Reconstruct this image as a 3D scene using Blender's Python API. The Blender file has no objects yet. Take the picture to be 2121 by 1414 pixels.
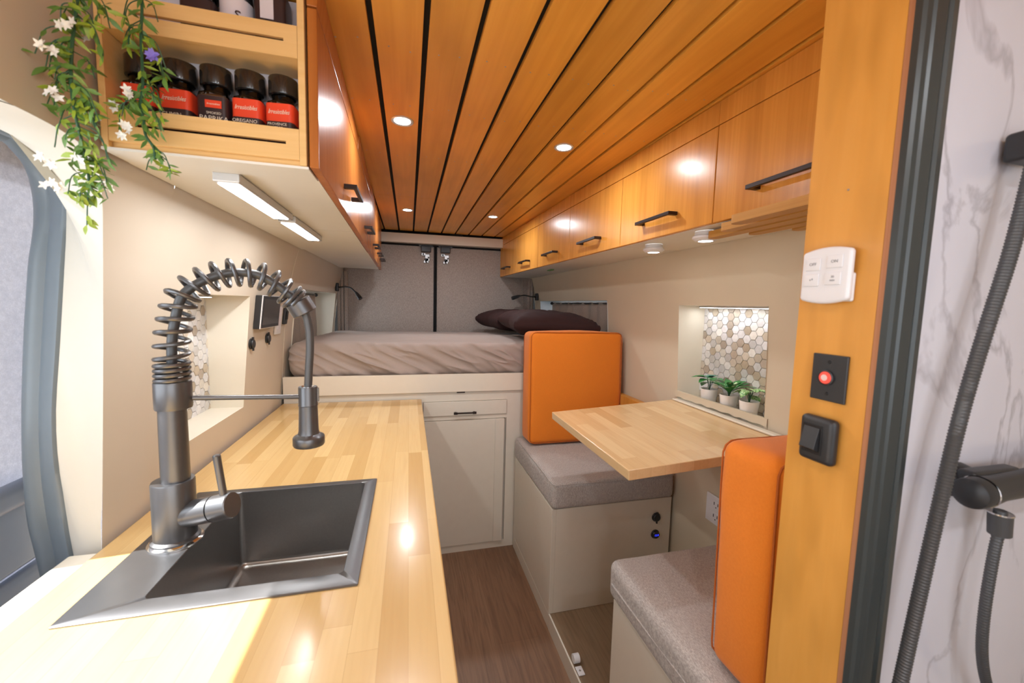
import bpy, bmesh, math, random
from mathutils import Vector, Matrix, noise
R = random.Random(7)
S = bpy.context.scene
C = S.collection
PI = math.pi

# ------------------------------------------------------------------ camera model
F = 825.0; CX, CY = 1060.5, 707.0; CAMZ = 1.41
vy = Vector((847-CX, 627-CY, F)).normalized()
vz = Vector((830-CX, 9100-CY, F)).normalized()
vz = (vz - vy*vz.dot(vy)).normalized()
vx = vz.cross(vy)
if vx.x < 0: vx = -vx
def ray(px, py):
    d = Vector((px-CX, py-CY, F)); return Vector((d.dot(vx), d.dot(vy), -d.dot(vz)))
O = Vector((0, 0, CAMZ))
# surveying helpers: where a sight line meets a plane of the room
def atX(p, x): d = ray(*p); return O + d*(x/d.x)
def atY(p, y): d = ray(*p); return O + d*(y/d.y)
def atZ(p, z): d = ray(*p); return O + d*((z-CAMZ)/d.z)
cd = bpy.data.cameras.new('camera'); cam = bpy.data.objects.new('camera', cd); C.objects.link(cam)
right = Vector((vx.x, vy.x, -vz.x)); down = Vector((vx.y, vy.y, -vz.y)); fwd = Vector((vx.z, vy.z, -vz.z))
m = Matrix((right, -down, -fwd)).transposed().to_4x4(); m.translation = O
cam.matrix_world = m
cd.sensor_width = 36; cd.lens = F*36/2121; cd.clip_start = .01
cd.dof.use_dof = True; cd.dof.focus_distance = 2.1; cd.dof.aperture_fstop = 5.0
S.camera = cam

# ------------------------------------------------------------------ materials
def nt(name):
    m = bpy.data.materials.new(name); m.use_nodes = True
    return m, m.node_tree, m.node_tree.nodes['Principled BSDF']
def N(t, kind, **kw):
    n = t.nodes.new(kind)
    for k, v in kw.items():
        if k in n.inputs.keys(): n.inputs[k].default_value = v
        else: setattr(n, k, v)
    return n
def rgb(c): return (*c, 1)
def mix(t, fac, a, b, mode='MIX'):
    n = t.nodes.new('ShaderNodeMix'); n.data_type = 'RGBA'; n.blend_type = mode
    for sock, v in ((n.inputs[0], fac), (n.inputs[6], a), (n.inputs[7], b)):
        if hasattr(v, 'links'): t.links.new(v, sock)
        elif isinstance(v, tuple): sock.default_value = rgb(v)
        else: sock.default_value = v
    return n.outputs[2]
def coords(t, scale=(1, 1, 1), rot=(0, 0, 0)):
    tc = N(t, 'ShaderNodeTexCoord'); mp = N(t, 'ShaderNodeMapping')
    mp.inputs['Scale'].default_value = scale; mp.inputs['Rotation'].default_value = rot
    t.links.new(tc.outputs['Object'], mp.inputs['Vector']); return mp.outputs[0]
def bump(t, b, h, s, d=.002):
    n = N(t, 'ShaderNodeBump'); n.inputs['Strength'].default_value = s; n.inputs['Distance'].default_value = d
    t.links.new(h, n.inputs['Height']); t.links.new(n.outputs[0], b.inputs['Normal'])
def plain(name, c, rough=.5, metal=0, coat=0, em=None, es=0, spec=None, var=.04, scale=30, trans=0, sss=0):
    m, t, b = nt(name)
    b.inputs['Roughness'].default_value = rough; b.inputs['Metallic'].default_value = metal
    b.inputs['Coat Weight'].default_value = coat; b.inputs['Transmission Weight'].default_value = trans
    if spec is not None: b.inputs['Specular IOR Level'].default_value = spec
    n = N(t, 'ShaderNodeTexNoise'); n.inputs['Scale'].default_value = scale; n.inputs['Detail'].default_value = 3
    t.links.new(coords(t), n.inputs['Vector'])
    lo = tuple(v*(1-var) for v in c); hi = tuple(min(1, v*(1+var)) for v in c)
    t.links.new(mix(t, n.outputs['Fac'], lo, hi), b.inputs['Base Color'])
    if em: b.inputs['Emission Color'].default_value = rgb(em); b.inputs['Emission Strength'].default_value = es
    return m
def wood(name, c1, c2, grain=(60, 2.5, 60), rough=.3, coat=.3, plank=None, blotch=.35, bs=5):
    m, t, b = nt(name)
    v = coords(t, grain)
    n = N(t, 'ShaderNodeTexNoise'); n.inputs['Scale'].default_value = 1.0; n.inputs['Detail'].default_value = 5; n.inputs['Distortion'].default_value = .6
    t.links.new(v, n.inputs['Vector'])
    n2 = N(t, 'ShaderNodeTexNoise'); n2.inputs['Scale'].default_value = bs; n2.inputs['Detail'].default_value = 2
    t.links.new(coords(t, tuple(.25+.02*g for g in grain)), n2.inputs['Vector'])
    col = mix(t, n.outputs['Fac'], c1, c2)
    dark = tuple(x*.72 for x in c1)
    r = N(t, 'ShaderNodeMapRange'); r.inputs[1].default_value = .45; r.inputs[2].default_value = .75; r.inputs[4].default_value = blotch
    t.links.new(n2.outputs['Fac'], r.inputs[0])
    col = mix(t, r.outputs[0], col, dark)
    if plank:
        ax, pitch, off = plank
        tc = N(t, 'ShaderNodeTexCoord'); sp = N(t, 'ShaderNodeSeparateXYZ'); t.links.new(tc.outputs['Object'], sp.inputs[0])
        a = N(t, 'ShaderNodeMath', operation='ADD'); a.inputs[1].default_value = -off; t.links.new(sp.outputs[ax], a.inputs[0])
        d = N(t, 'ShaderNodeMath', operation='DIVIDE'); d.inputs[1].default_value = pitch; t.links.new(a.outputs[0], d.inputs[0])
        f = N(t, 'ShaderNodeMath', operation='FLOOR'); t.links.new(d.outputs[0], f.inputs[0])
        w = N(t, 'ShaderNodeTexWhiteNoise', noise_dimensions='1D'); t.links.new(f.outputs[0], w.inputs['W'])
        r2 = N(t, 'ShaderNodeMapRange'); r2.inputs[3].default_value = .86; r2.inputs[4].default_value = 1.08
        t.links.new(w.outputs[0], r2.inputs[0])
        col = mix(t, 1.0, col, r2.outputs[0], 'MULTIPLY')
    t.links.new(col, b.inputs['Base Color'])
    b.inputs['Roughness'].default_value = rough; b.inputs['Coat Weight'].default_value = coat; b.inputs['Coat Roughness'].default_value = .15
    bump(t, b, n.outputs['Fac'], .06); b.inputs['Specular IOR Level'].default_value = .3
    return m
def block(name, c1, c2, row, width, rough=.22, grain=.5, seam=.0003, coat=.25, dark=(.2, .1, .03)):
    """strips glued along y"""
    m, t, b = nt(name)
    v = coords(t, (1, 1, 1), (0, 0, PI/2))
    br = N(t, 'ShaderNodeTexBrick'); br.offset = .37; br.offset_frequency = 3; br.squash = 1.25; br.squash_frequency = 2
    br.inputs['Color1'].default_value = rgb(c1); br.inputs['Color2'].default_value = rgb(c2)
    br.inputs['Mortar'].default_value = rgb(tuple(x*.85 for x in c1)); br.inputs['Scale'].default_value = 1
    br.inputs['Mortar Size'].default_value = seam; br.inputs['Mortar Smooth'].default_value = .3
    br.inputs['Brick Width'].default_value = width; br.inputs['Row Height'].default_value = row; br.inputs['Bias'].default_value = 0
    t.links.new(v, br.inputs['Vector'])
    n = N(t, 'ShaderNodeTexNoise'); n.inputs['Scale'].default_value = 1; n.inputs['Detail'].default_value = 6; n.inputs['Distortion'].default_value = 1.2
    t.links.new(coords(t, (70, 4, 70)), n.inputs['Vector'])
    r = N(t, 'ShaderNodeMapRange'); r.inputs[1].default_value = .4; r.inputs[2].default_value = .8; r.inputs[4].default_value = grain
    t.links.new(n.outputs['Fac'], r.inputs[0])
    t.links.new(mix(t, r.outputs[0], br.outputs['Color'], dark), b.inputs['Base Color'])
    b.inputs['Roughness'].default_value = rough; b.inputs['Coat Weight'].default_value = coat; b.inputs['Coat Roughness'].default_value = .12
    bump(t, b, n.outputs['Fac'], .03)
    return m
def fabric(name, c1, c2, scale=700, st=.25, rough=.9, streak=None):
    m, t, b = nt(name)
    n = N(t, 'ShaderNodeTexNoise'); n.inputs['Scale'].default_value = 1; n.inputs['Detail'].default_value = 2
    t.links.new(coords(t, streak or (scale, scale, scale)), n.inputs['Vector'])
    n2 = N(t, 'ShaderNodeTexNoise'); n2.inputs['Scale'].default_value = 1; t.links.new(coords(t, (scale*.9, scale*.2, scale*.2)), n2.inputs['Vector'])
    a = N(t, 'ShaderNodeMath', operation='MULTIPLY'); t.links.new(n.outputs['Fac'], a.inputs[0]); t.links.new(n2.outputs['Fac'], a.inputs[1])
    r = N(t, 'ShaderNodeMapRange'); r.inputs[1].default_value = .12; r.inputs[2].default_value = .4; t.links.new(a.outputs[0], r.inputs[0])
    t.links.new(mix(t, r.outputs[0], c1, c2), b.inputs['Base Color'])
    b.inputs['Roughness'].default_value = rough; b.inputs['Specular IOR Level'].default_value = .2
    b.inputs['Sheen Weight'].default_value = .15
    bump(t, b, a.outputs[0], st, .0015)
    return m
def emit(name, c, s):
    m, t, b = nt(name)
    b.inputs['Base Color'].default_value = rgb(c); b.inputs['Emission Color'].default_value = rgb(c); b.inputs['Emission Strength'].default_value = s
    return m
def marble():
    m, t, b = nt('white_marble_panel')
    n = N(t, 'ShaderNodeTexNoise'); n.inputs['Scale'].default_value = 3.2; n.inputs['Detail'].default_value = 6; n.inputs['Distortion'].default_value = .7
    t.links.new(coords(t, (1.6, 1, .9), (0, .6, 0)), n.inputs['Vector'])
    a = N(t, 'ShaderNodeMath', operation='SUBTRACT'); a.inputs[1].default_value = .5; t.links.new(n.outputs['Fac'], a.inputs[0])
    ab = N(t, 'ShaderNodeMath', operation='ABSOLUTE'); t.links.new(a.outputs[0], ab.inputs[0])
    r = N(t, 'ShaderNodeMapRange'); r.inputs[1].default_value = 0; r.inputs[2].default_value = .022; r.inputs[3].default_value = .95; r.inputs[4].default_value = 0
    t.links.new(ab.outputs[0], r.inputs[0])
    n2 = N(t, 'ShaderNodeTexNoise'); n2.inputs['Scale'].default_value = 6; t.links.new(coords(t), n2.inputs['Vector'])
    q = N(t, 'ShaderNodeMath', operation='MULTIPLY'); t.links.new(r.outputs[0], q.inputs[0]); t.links.new(n2.outputs['Fac'], q.inputs[1])
    base = mix(t, n.outputs['Fac'], (.61, .60, .67), (.74, .73, .79))
    t.links.new(mix(t, q.outputs[0], base, (.34, .32, .36)), b.inputs['Base Color'])
    b.inputs['Roughness'].default_value = .16
    return m
def tilemat():
    m, t, b = nt('hexagon_stone_mosaic')
    at = N(t, 'ShaderNodeAttribute', attribute_name='tint')
    n = N(t, 'ShaderNodeTexNoise'); n.inputs['Scale'].default_value = 90; n.inputs['Detail'].default_value = 4; t.links.new(coords(t), n.inputs['Vector'])
    t.links.new(mix(t, .55, at.outputs['Color'], mix(t, n.outputs['Fac'], (.5, .48, .45), (1, 1, 1)), 'MULTIPLY'), b.inputs['Base Color'])
    b.inputs['Roughness'].default_value = .3
    return m
M = {}
M['ceil'] = wood('honey_stained_plank', (.66, .275, .034), (.86, .42, .07), (55, 1.6, 55), .36, .1, (0, .1145, -.0795), .4, 10)
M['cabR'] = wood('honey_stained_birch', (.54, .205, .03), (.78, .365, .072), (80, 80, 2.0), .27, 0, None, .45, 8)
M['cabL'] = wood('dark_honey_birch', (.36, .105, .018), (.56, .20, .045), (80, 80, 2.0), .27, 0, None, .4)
M['post'] = wood('amber_plywood', (.60, .265, .042), (.70, .34, .075), (45, 45, 2.0), .4, .15, None, .7, 16)
M['ply'] = wood('plywood_edge', (.42, .19, .06), (.68, .38, .14), (150, 1, 3), .5, 0, None, .5)
M['plyz'] = wood('layered_plywood_edge', (.40, .175, .03), (.66, .36, .09), (8, 1.5, 260), .5, 0, None, .2)
M['plydark'] = wood('reddish_plywood_edge', (.30, .11, .045), (.5, .24, .12), (300, 300, 2), .5, 0, None, .3)
M['bamboo'] = wood('bamboo', (.70, .43, .155), (.84, .57, .26), (5, 40, 90), .42, .1, None, .25)
M['butcher'] = block('maple_butcher_block', (.55, .34, .125), (.70, .485, .22), .043, .46, .24, .18, dark=(.42, .22, .07))
M['table'] = block('maple_table_block', (.58, .37, .17), (.74, .53, .29), .047, .34, .25, .22, dark=(.42, .22, .08))
M['floor'] = block('oak_vinyl_plank', (.21, .112, .062), (.265, .15, .086), .18, 1.2, .42, .7, .0008, .05, (.09, .042, .022))
M['plat'] = block('grey_oak_vinyl', (.23, .155, .092), (.27, .19, .118), .36, 2.2, .42, .6, .0002, .05, (.12, .075, .043))
M['wall'] = plain('beige_wall_paint', (.61, .54, .445), .55, var=.03, scale=8)
M['wallR'] = plain('warm_beige_paint', (.60, .525, .395), .55, var=.03, scale=8)
M['cream'] = plain('cream_paint', (.74, .69, .58), .5, var=.02)
M['reveal'] = plain('ivory_paint', (.60, .56, .48), .5, var=.02)
M['white'] = plain('white_cabinet_paint', (.74, .72, .66), .45, var=.02)
M['bench'] = plain('off_white_bench_paint', (.66, .61, .52), .45, var=.03)
M['bedp'] = plain('bone_white_paint', (.70, .635, .53), .42, var=.02)
M['black'] = plain('black_satin_metal', (.018, .017, .018), .42, .4)
M['bronze'] = plain('dark_bronze_metal', (.028, .017, .014), .4, .5)
M['blackp'] = plain('black_plastic', (.022, .022, .024), .4)
M['gap'] = plain('matt_black_backing', (.006, .006, .006), .9)
M['gun'] = plain('gunmetal_coating', (.135, .135, .14), .34, .75, var=.06)
M['gund'] = plain('gunmetal_hose', (.10, .10, .102), .45, .5)
M['sink'] = plain('brushed_gunmetal_steel', (.36, .35, .34), .3, .95, var=.08, scale=200)
M['sink'].node_tree.nodes['Principled BSDF'].inputs['Anisotropic'].default_value = .7
M['sinkrim'] = plain('satin_gunmetal_rim', (.17, .17, .175), .36, .85, var=.05)
M['chrome'] = plain('polished_chrome', (.75, .75, .75), .12, 1)
M['steel'] = plain('grey_steel', (.45, .45, .45), .35, .9)
M['alu'] = plain('satin_aluminium', (.62, .62, .62), .4, .6)
M['seal'] = plain('grey_rubber_seal', (.15, .18, .205), .38)
M['dplast'] = plain('blue_grey_plastic', (.22, .27, .36), .4)
M['sealb'] = plain('black_shower_track', (.035, .042, .042), .32)
M['orange'] = fabric('orange_canvas', (.70, .185, .013), (.75, .21, .018), 900, .08, .75)
M['orangedark'] = plain('dark_orange_piping', (.42, .095, .006), .8)
M['seat'] = fabric('taupe_tweed', (.27, .24, .22), (.52, .475, .44), 640, .25, .95)
M['sheet'] = fabric('mauve_grey_sheet', (.345, .275, .24), (.40, .325, .285), 1200, .06, .6)
M['pillow'] = fabric('plum_brown_sateen', (.030, .013, .013), (.045, .021, .020), 1200, .05, .5)
M['pillow'].node_tree.nodes['Principled BSDF'].inputs['Sheen Weight'].default_value = 0; M['pillow'].node_tree.nodes['Principled BSDF'].inputs['Roughness'].default_value = .75
M['rear'] = fabric('taupe_felt', (.26, .225, .20), (.48, .42, .38), 380, .25)
M['curtain'] = fabric('grey_brown_curtain', (.34, .285, .235), (.46, .39, .33), 900, .15)
M['cover'] = fabric('grey_window_fabric', (.50, .50, .55), (.74, .74, .80), 420, .25)
m_ = M['cover']; t_ = m_.node_tree; tr = N(t_, 'ShaderNodeBsdfTranslucent'); tr.inputs[0].default_value = (.8, .82, .88, 1)
mx = N(t_, 'ShaderNodeMixShader'); mx.inputs[0].default_value = .22; t_.links.new(t_.nodes['Principled BSDF'].outputs[0], mx.inputs[1]); t_.links.new(tr.outputs[0], mx.inputs[2])
t_.links.new(mx.outputs[0], t_.nodes['Material Output'].inputs[0])
M['marble'] = marble()
M['tile'] = tilemat()
M['grout'] = plain('grey_grout', (.36, .34, .31), .8)
M['wplastic'] = plain('white_plastic', (.72, .72, .74), .32)
M['grey'] = plain('grey_print', (.25, .25, .27), .5)
M['led'] = emit('led_diffuser', (.93, .96, 1), 8)
M['down'] = emit('downlight_lens', (.9, .95, 1), 16)
M['puck'] = emit('puck_lens', (.95, .97, 1), 6)
M['screen'] = plain('dark_screen', (.035, .03, .028), .12)
M['blue'] = emit('blue_digits', (.03, .05, 1), 1.6)
M['redlit'] = plain('red_button', (.62, .07, .05), .3, coat=.4, em=(1, .08, .05), es=.35)
M['pinkm'] = plain('pale_button_mark', (.75, .55, .52), .4)
M['leaf'] = plain('green_leaf', (.10, .21, .035), .5, var=.6, scale=45)
M['leafy'] = plain('yellow_green_leaf', (.25, .34, .025), .5, var=.5, scale=60)
M['stem'] = plain('dark_green_stem', (.025, .09, .04), .5)
M['petal'] = plain('white_petal', (.85, .85, .80), .6)
M['purple'] = plain('violet_petal', (.22, .17, .62), .6)
M['pot'] = plain('white_ceramic', (.80, .78, .75), .3, coat=.3)
M['soil'] = plain('dark_soil', (.03, .02, .015), .9, var=.5, scale=300)
M['red'] = plain('red_label', (.80, .065, .022), .4)
M['dlabel'] = plain('aubergine_label', (.035, .018, .02), .35)
M['print'] = plain('cream_print', (.80, .72, .58), .5)
M['spiceb'] = plain('brown_spice', (.20, .085, .03), .7, var=.3, scale=400)
M['spiceg'] = plain('grey_green_spice', (.10, .09, .05), .7, var=.4, scale=400)
M['lid'] = plain('glossy_black_lid', (.016, .014, .013), .18, coat=.4)
def thinglass(name):
    m, t, b = nt(name); b.inputs['Roughness'].default_value = .04; b.inputs['Base Color'].default_value = (.9, .9, .9, 1)
    tr = N(t, 'ShaderNodeBsdfTransparent'); tr.inputs[0].default_value = (.93, .94, .94, 1); mx = N(t, 'ShaderNodeMixShader'); fr = N(t, 'ShaderNodeFresnel'); fr.inputs[0].default_value = 1.45
    gl = N(t, 'ShaderNodeBsdfGlossy'); gl.inputs['Roughness'].default_value = .05
    t.links.new(fr.outputs[0], mx.inputs[0]); t.links.new(tr.outputs[0], mx.inputs[1]); t.links.new(gl.outputs[0], mx.inputs[2]); t.links.new(mx.outputs[0], t.nodes['Material Output'].inputs[0]); return m
M['glass'] = thinglass('thin_clear_glass')
M['green'] = plain('green_tag', (.12, .32, .10), .5)
M['wlabel'] = plain('white_label', (.72, .68, .72), .45)
M['jamb'] = plain('white_painted_steel', (.66, .70, .72), .35)
m_, t_, b_ = nt('leaf_patterned')
vo = N(t_, 'ShaderNodeTexVoronoi', feature='DISTANCE_TO_EDGE'); vo.inputs['Scale'].default_value = 110; t_.links.new(coords(t_), vo.inputs['Vector'])
rr = N(t_, 'ShaderNodeMapRange'); rr.inputs[1].default_value = .03; rr.inputs[2].default_value = .12; t_.links.new(vo.outputs['Distance'], rr.inputs[0])
t_.links.new(mix(t_, rr.outputs[0], (.62, .78, .42), (.08, .30, .05)), b_.inputs['Base Color']); b_.inputs['Roughness'].default_value = .4
M['leafp'] = m_
M['leafd'] = plain('dark_glossy_leaf', (.04, .21, .05), .35, var=.5, scale=50)
M['leaft'] = plain('teal_leaf', (.12, .32, .24), .4, var=.4, scale=70)
M['leafw'] = plain('pale_leaf_stripe', (.62, .75, .45), .45)

# ------------------------------------------------------------------ mesh builder
class MB:
    def __init__(s): s.bm = bmesh.new(); s.mi = 0
    def face(s, pts):
        try:
            f = s.bm.faces.new([s.bm.verts.new(p) for p in pts]); f.material_index = s.mi; return f
        except ValueError: return None
    def hexa(s, p):   # 4 bottom (ccw) + 4 top
        v = [s.bm.verts.new(q) for q in p]
        for i in ((3, 2, 1, 0), (4, 5, 6, 7), (0, 1, 5, 4), (1, 2, 6, 5), (2, 3, 7, 6), (3, 0, 4, 7)):
            f = s.bm.faces.new([v[k] for k in i]); f.material_index = s.mi
        return s
    def box(s, x0, x1, y0, y1, z0, z1):
        return s.hexa([(x0, y0, z0), (x1, y0, z0), (x1, y1, z0), (x0, y1, z0), (x0, y0, z1), (x1, y0, z1), (x1, y1, z1), (x0, y1, z1)])
    def grid(s, rows, closed=False):
        vs = [[s.bm.verts.new(p) for p in r] for r in rows]
        n = len(vs[0])
        for a, b in zip(vs, vs[1:]):
            for j in range(n if closed else n-1):
                k = (j+1) % n
                try: f = s.bm.faces.new((a[j], a[k], b[k], b[j])); f.material_index = s.mi
                except ValueError: pass
        return vs
    def tube(s, pts, r, n=10, cap=True):
        pts = [Vector(p) for p in pts]; rs = r if isinstance(r, (list, tuple)) else [r]*len(pts)
        u = None; rows = []
        for i, p in enumerate(pts):
            t = (pts[min(i+1, len(pts)-1)] - pts[max(i-1, 0)]).normalized()
            if u is None: u = t.orthogonal().normalized()
            u = (u - t*u.dot(t)).normalized(); w = t.cross(u)
            rows.append([p + (u*math.cos(a) + w*math.sin(a))*rs[i] for a in (2*PI*k/n for k in range(n))])
        vs = s.grid(rows, True)
        if cap:
            for r_ in (vs[0][::-1], vs[-1]):
                try: f = s.bm.faces.new(r_); f.material_index = s.mi
                except ValueError: pass
        return s
    def lathe(s, prof, c=(0, 0, 0), ax='z', n=28, cap=True):
        c = Vector(c); rows = []
        for r, h in prof:
            row = []
            for k in range(n):
                a = 2*PI*k/n; q = (r*math.cos(a), r*math.sin(a))
                row.append(c + (Vector((q[0], q[1], h)) if ax == 'z' else Vector((h, q[0], q[1])) if ax == 'x' else Vector((q[1], h, q[0])) if ax == 'y' else Vector()))
            rows.append(row)
        vs = s.grid(rows, True)
        if cap:
            for r_ in (vs[0][::-1], vs[-1]):
                f = s.bm.faces.new(r_); f.material_index = s.mi
        return s
    def rbox(s, x0, x1, y0, y1, z0, z1, r, n=10, fn=None, m=None):
        h = Vector(((x1-x0)/2, (y1-y0)/2, (z1-z0)/2)); c = Vector(((x0+x1)/2, (y0+y1)/2, (z0+z1)/2))
        ns = m or (n, n, n)
        def mp(p):
            q = Vector([p[i]*h[i] for i in range(3)]); i_ = Vector([max(-(h[i]-r), min(h[i]-r, q[i])) for i in range(3)])
            d = q - i_; nr = d.normalized() if d.length > 1e-9 else Vector(p).normalized()
            o = i_ + nr*r; w = c + o
            return w + fn(w, nr, Vector(p)) if fn else w
        def lin(k, ax):   # denser samples in the rounded margin
            e = min(.45, r/h[ax]); n_ = ns[ax]; mg = 3
            a = [-1 + e*i/mg for i in range(mg)] + [-1+e + (2-2*e)*i/n_ for i in range(n_+1)] + [1-e + e*(i+1)/mg for i in range(mg)]
            return a
        for ax in range(3):
            a, b = (ax+1) % 3, (ax+2) % 3
            for sg in (-1, 1):
                rows = []
                for u in lin(0, a):
                    row = []
                    for v in lin(0, b):
                        p = [0, 0, 0]; p[ax] = sg; p[a] = u; p[b] = v; row.append(mp(p))
                    rows.append(row)
                if sg < 0: rows = rows[::-1]
                s.grid(rows)
        bmesh.ops.remove_doubles(s.bm, verts=s.bm.verts, dist=1e-5)
        return s
    def build(s, name, mats, parent=None, smooth=True, bevel=0, ang=35, seg=2, **props):
        me = bpy.data.meshes.new(name)
        bmesh.ops.recalc_face_normals(s.bm, faces=s.bm.faces)
        s.bm.to_mesh(me); s.bm.free()
        for k in ([mats] if isinstance(mats, str) else mats): me.materials.append(M[k])
        if smooth: me.shade_smooth(); me.set_sharp_from_angle(angle=math.radians(ang))
        o = bpy.data.objects.new(name, me); C.objects.link(o)
        if parent:
            o.parent = parent; off = Vector((0, 0, 0)); p = parent
            while p: off += p.location; p = p.parent
            o.location = -off
        if bevel:
            b = o.modifiers.new('bevel', 'BEVEL'); b.width = bevel; b.segments = seg; b.limit_method = 'ANGLE'; b.angle_limit = math.radians(40)
        for k, v in props.items(): o[k] = v
        return o
def thing(name, label, cat, loc=(0, 0, 0), group=None, kind=None):
    o = bpy.data.objects.new(name, None); C.objects.link(o); o.location = loc; o.empty_display_size = .05
    tag(o, label, cat, group, kind); return o
def tag(o, label=None, cat=None, group=None, kind=None):
    for k, v in (('label', label), ('category', cat), ('group', group), ('kind', kind)):
        if v: o[k] = v
    return o
def struct(o): o['kind'] = 'structure'; return o
def dup(root, loc, label, group=None):
    r = root.copy(); C.objects.link(r); r.location = loc; r['label'] = label
    if group: r['group'] = group
    for ch in list(root.children):
        c = ch.copy(); C.objects.link(c); c.parent = r
        for g in list(ch.children):
            d = g.copy(); C.objects.link(d); d.parent = c
    return r
def spline(pts, n=8):
    pts = [Vector(p) for p in pts]; out = []
    P = [pts[0]*2-pts[1]] + pts + [pts[-1]*2-pts[-2]]
    for i in range(1, len(P)-2):
        a, b, c, d = P[i-1:i+3]
        for k in range(n):
            t = k/n
            out.append(.5*((2*b) + (c-a)*t + (2*a-5*b+4*c-d)*t*t + (3*b-a-3*c+d)*t**3))
    return out + [pts[-1]]
def text(body, size, mat, mtx, parent, name='lettering', shear=0, align='CENTER', ext=.0002):
    cu = bpy.data.curves.new(name, 'FONT'); cu.body = body; cu.size = size; cu.shear = shear; cu.align_x = align; cu.align_y = 'CENTER'
    cu.extrude = ext; cu.resolution_u = 2
    tmp = bpy.data.objects.new('tmp', cu); C.objects.link(tmp)
    me = bpy.data.meshes.new_from_object(tmp.evaluated_get(bpy.context.evaluated_depsgraph_get()))
    bpy.data.objects.remove(tmp); bpy.data.curves.remove(cu)
    me.name = name; me.transform(mtx); me.materials.clear(); me.materials.append(M[mat])
    o = bpy.data.objects.new(name, me); C.objects.link(o); o.parent = parent
    off = Vector((0, 0, 0)); p = parent
    while p: off += p.location; p = p.parent
    o.location = -off
    return o
def frame(o, xa, ya):   # matrix placing text: local x along xa, y along ya
    xa = Vector(xa).normalized(); ya = Vector(ya).normalized(); za = xa.cross(ya)
    m = Matrix((xa, ya, za)).transposed().to_4x4(); m.translation = Vector(o); return m

# ------------------------------------------------------------------ room profiles
LP = [(0, -.62), (.9, -.615), (1.0, -.608), (1.25, -.592), (1.43, -.572), (1.56, -.545), (1.66, -.517), (1.8, -.512), (2.1, -.505)]
RP = [(0, 1.2), (1.0, 1.2), (1.25, 1.192), (1.43, 1.178), (1.56, 1.148), (1.662, 1.122), (1.8, 1.085), (2.1, 1.01)]
def interp(T, z):
    for (a, u), (b, v) in zip(T, T[1:]):
        if z <= b: return u + (v-u)*max(0, z-a)/(b-a)
    return T[-1][1]
def xl(z): return interp(LP, z)
def xr(z, y): return interp(RP, z) - .019*max(-1.2, y-1.5)

# ------------------------------------------------------------------ floor, platform
b = MB(); b.box(-.95, 1.45, -1.5, 3.75, -.04, 0); struct(b.build('floor', 'floor'))
b = MB(); b.box(.60, 1.195, -.6, 2.14, .0, .068)
o = b.build('platform', ['plat', 'bench'], smooth=False)
for f in o.data.polygons: f.material_index = 0 if f.normal.z > .9 else 1
b = MB(); b.box(.594, .60, -.6, 1.5285, .0, .071); b.build('riser_strip', 'bench', o)
struct(o)

# ------------------------------------------------------------------ ceiling
b = MB(); PITCH = .1145; X0 = -.0795
for k in range(-5, 13):
    xa = X0 + k*PITCH + .0065; xb = X0 + (k+1)*PITCH - .0065
    for (ya, yb) in ((-1.4, 2.3715), (2.3725, 3.455)):
        b.box(xa, xb, ya, yb, 2.0, 2.013)
b.mi = 1; b.box(-1.0, 1.5, -1.5, 3.75, 2.014, 2.06)
b.mi = 2
for k in range(-1, 9):
    xc = X0 + k*PITCH + PITCH/2
    for yc in (.35, 1.02, 1.30, 1.72, 2.33, 2.42, 3.05):
        for d in (-.022, .022):
            yy = yc + R.uniform(-.012, .012)
            b.lathe([(.0022, 1.9992), (.0022, 2.0)], (xc+d*1.1, yy, 0), n=8)
struct(b.build('ceiling', ['ceil', 'gap', 'steel'], smooth=False, bevel=.0015, seg=1))

# ------------------------------------------------------------------ walls
def wall_with_holes(name, xf, ys, zs, holes, mat, y0fn=None):
    b = MB()
    def P(y, z): return (xf(z, y), y, z)
    for i in range(len(ys)-1):
        for j in range(len(zs)-1):
            yc, zc = (ys[i]+ys[i+1])/2, (zs[j]+zs[j+1])/2
            if any(h[0] < yc < h[1] and h[2] < zc < h[3] for h in holes): continue
            b.face([P(ys[i], zs[j]), P(ys[i+1], zs[j]), P(ys[i+1], zs[j+1]), P(ys[i], zs[j+1])])
    return b
# left: niche and bed window
NL = (1.215, 1.69, 1.0, 1.42); WL = (2.30, 3.44, 1.10, 1.47)
zs = [0, .5, .9, 1.0, 1.1, 1.25, 1.33, 1.42, 1.47, 1.56, 1.66, 1.8, 2.1]
b = wall_with_holes('wall_left', lambda z, y: xl(z), [1.1, 1.215, 1.69, 2.3, 3.0, 3.44, 3.56], zs, [NL, WL], 'wall')
EX = [(-.517, (-120, 140)), (-.517, (0, 204)), (-.517, (60, 234)), (-.517, (121, 266)), (-.518, (168, 297)), (-.522, (197, 330)), (-.530, (209, 372)), (-.546, (213, 440)), (-.565, (213.5, 540)), (-.582, (214, 720)), (-.595, (213, 900)), (-.608, (212, 1040)), (-.615, (211, 1142))]
E_ = [atX(p, x) for x, p in EX]
E_ = [Vector((-.517, -.6, E_[0].z))] + E_ + [Vector((-.62, .95, .5)), Vector((-.62, .95, 0))]
b.grid([[(p.x, p.y, p.z) for p in E_[5:]], [(xl(p.z), 1.1, p.z) for p in E_[5:]]])
top = E_[:6]
b.grid([[p for p in top], [Vector((xl(1.72), p.y if i else -.6, 1.72)) for i, p in enumerate(top)], [Vector((xl(2.1), p.y if i else -.6, 2.1)) for i, p in enumerate(top)]])
k = E_[5]
b.face([k, (xl(k.z), 1.1, k.z), (xl(1.72), 1.1, 1.72), (xl(1.72), k.y, 1.72)])
b.face([(xl(1.72), k.y, 1.72), (xl(1.72), 1.1, 1.72), (xl(2.1), 1.1, 2.1), (xl(2.1), k.y, 2.1)])
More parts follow.
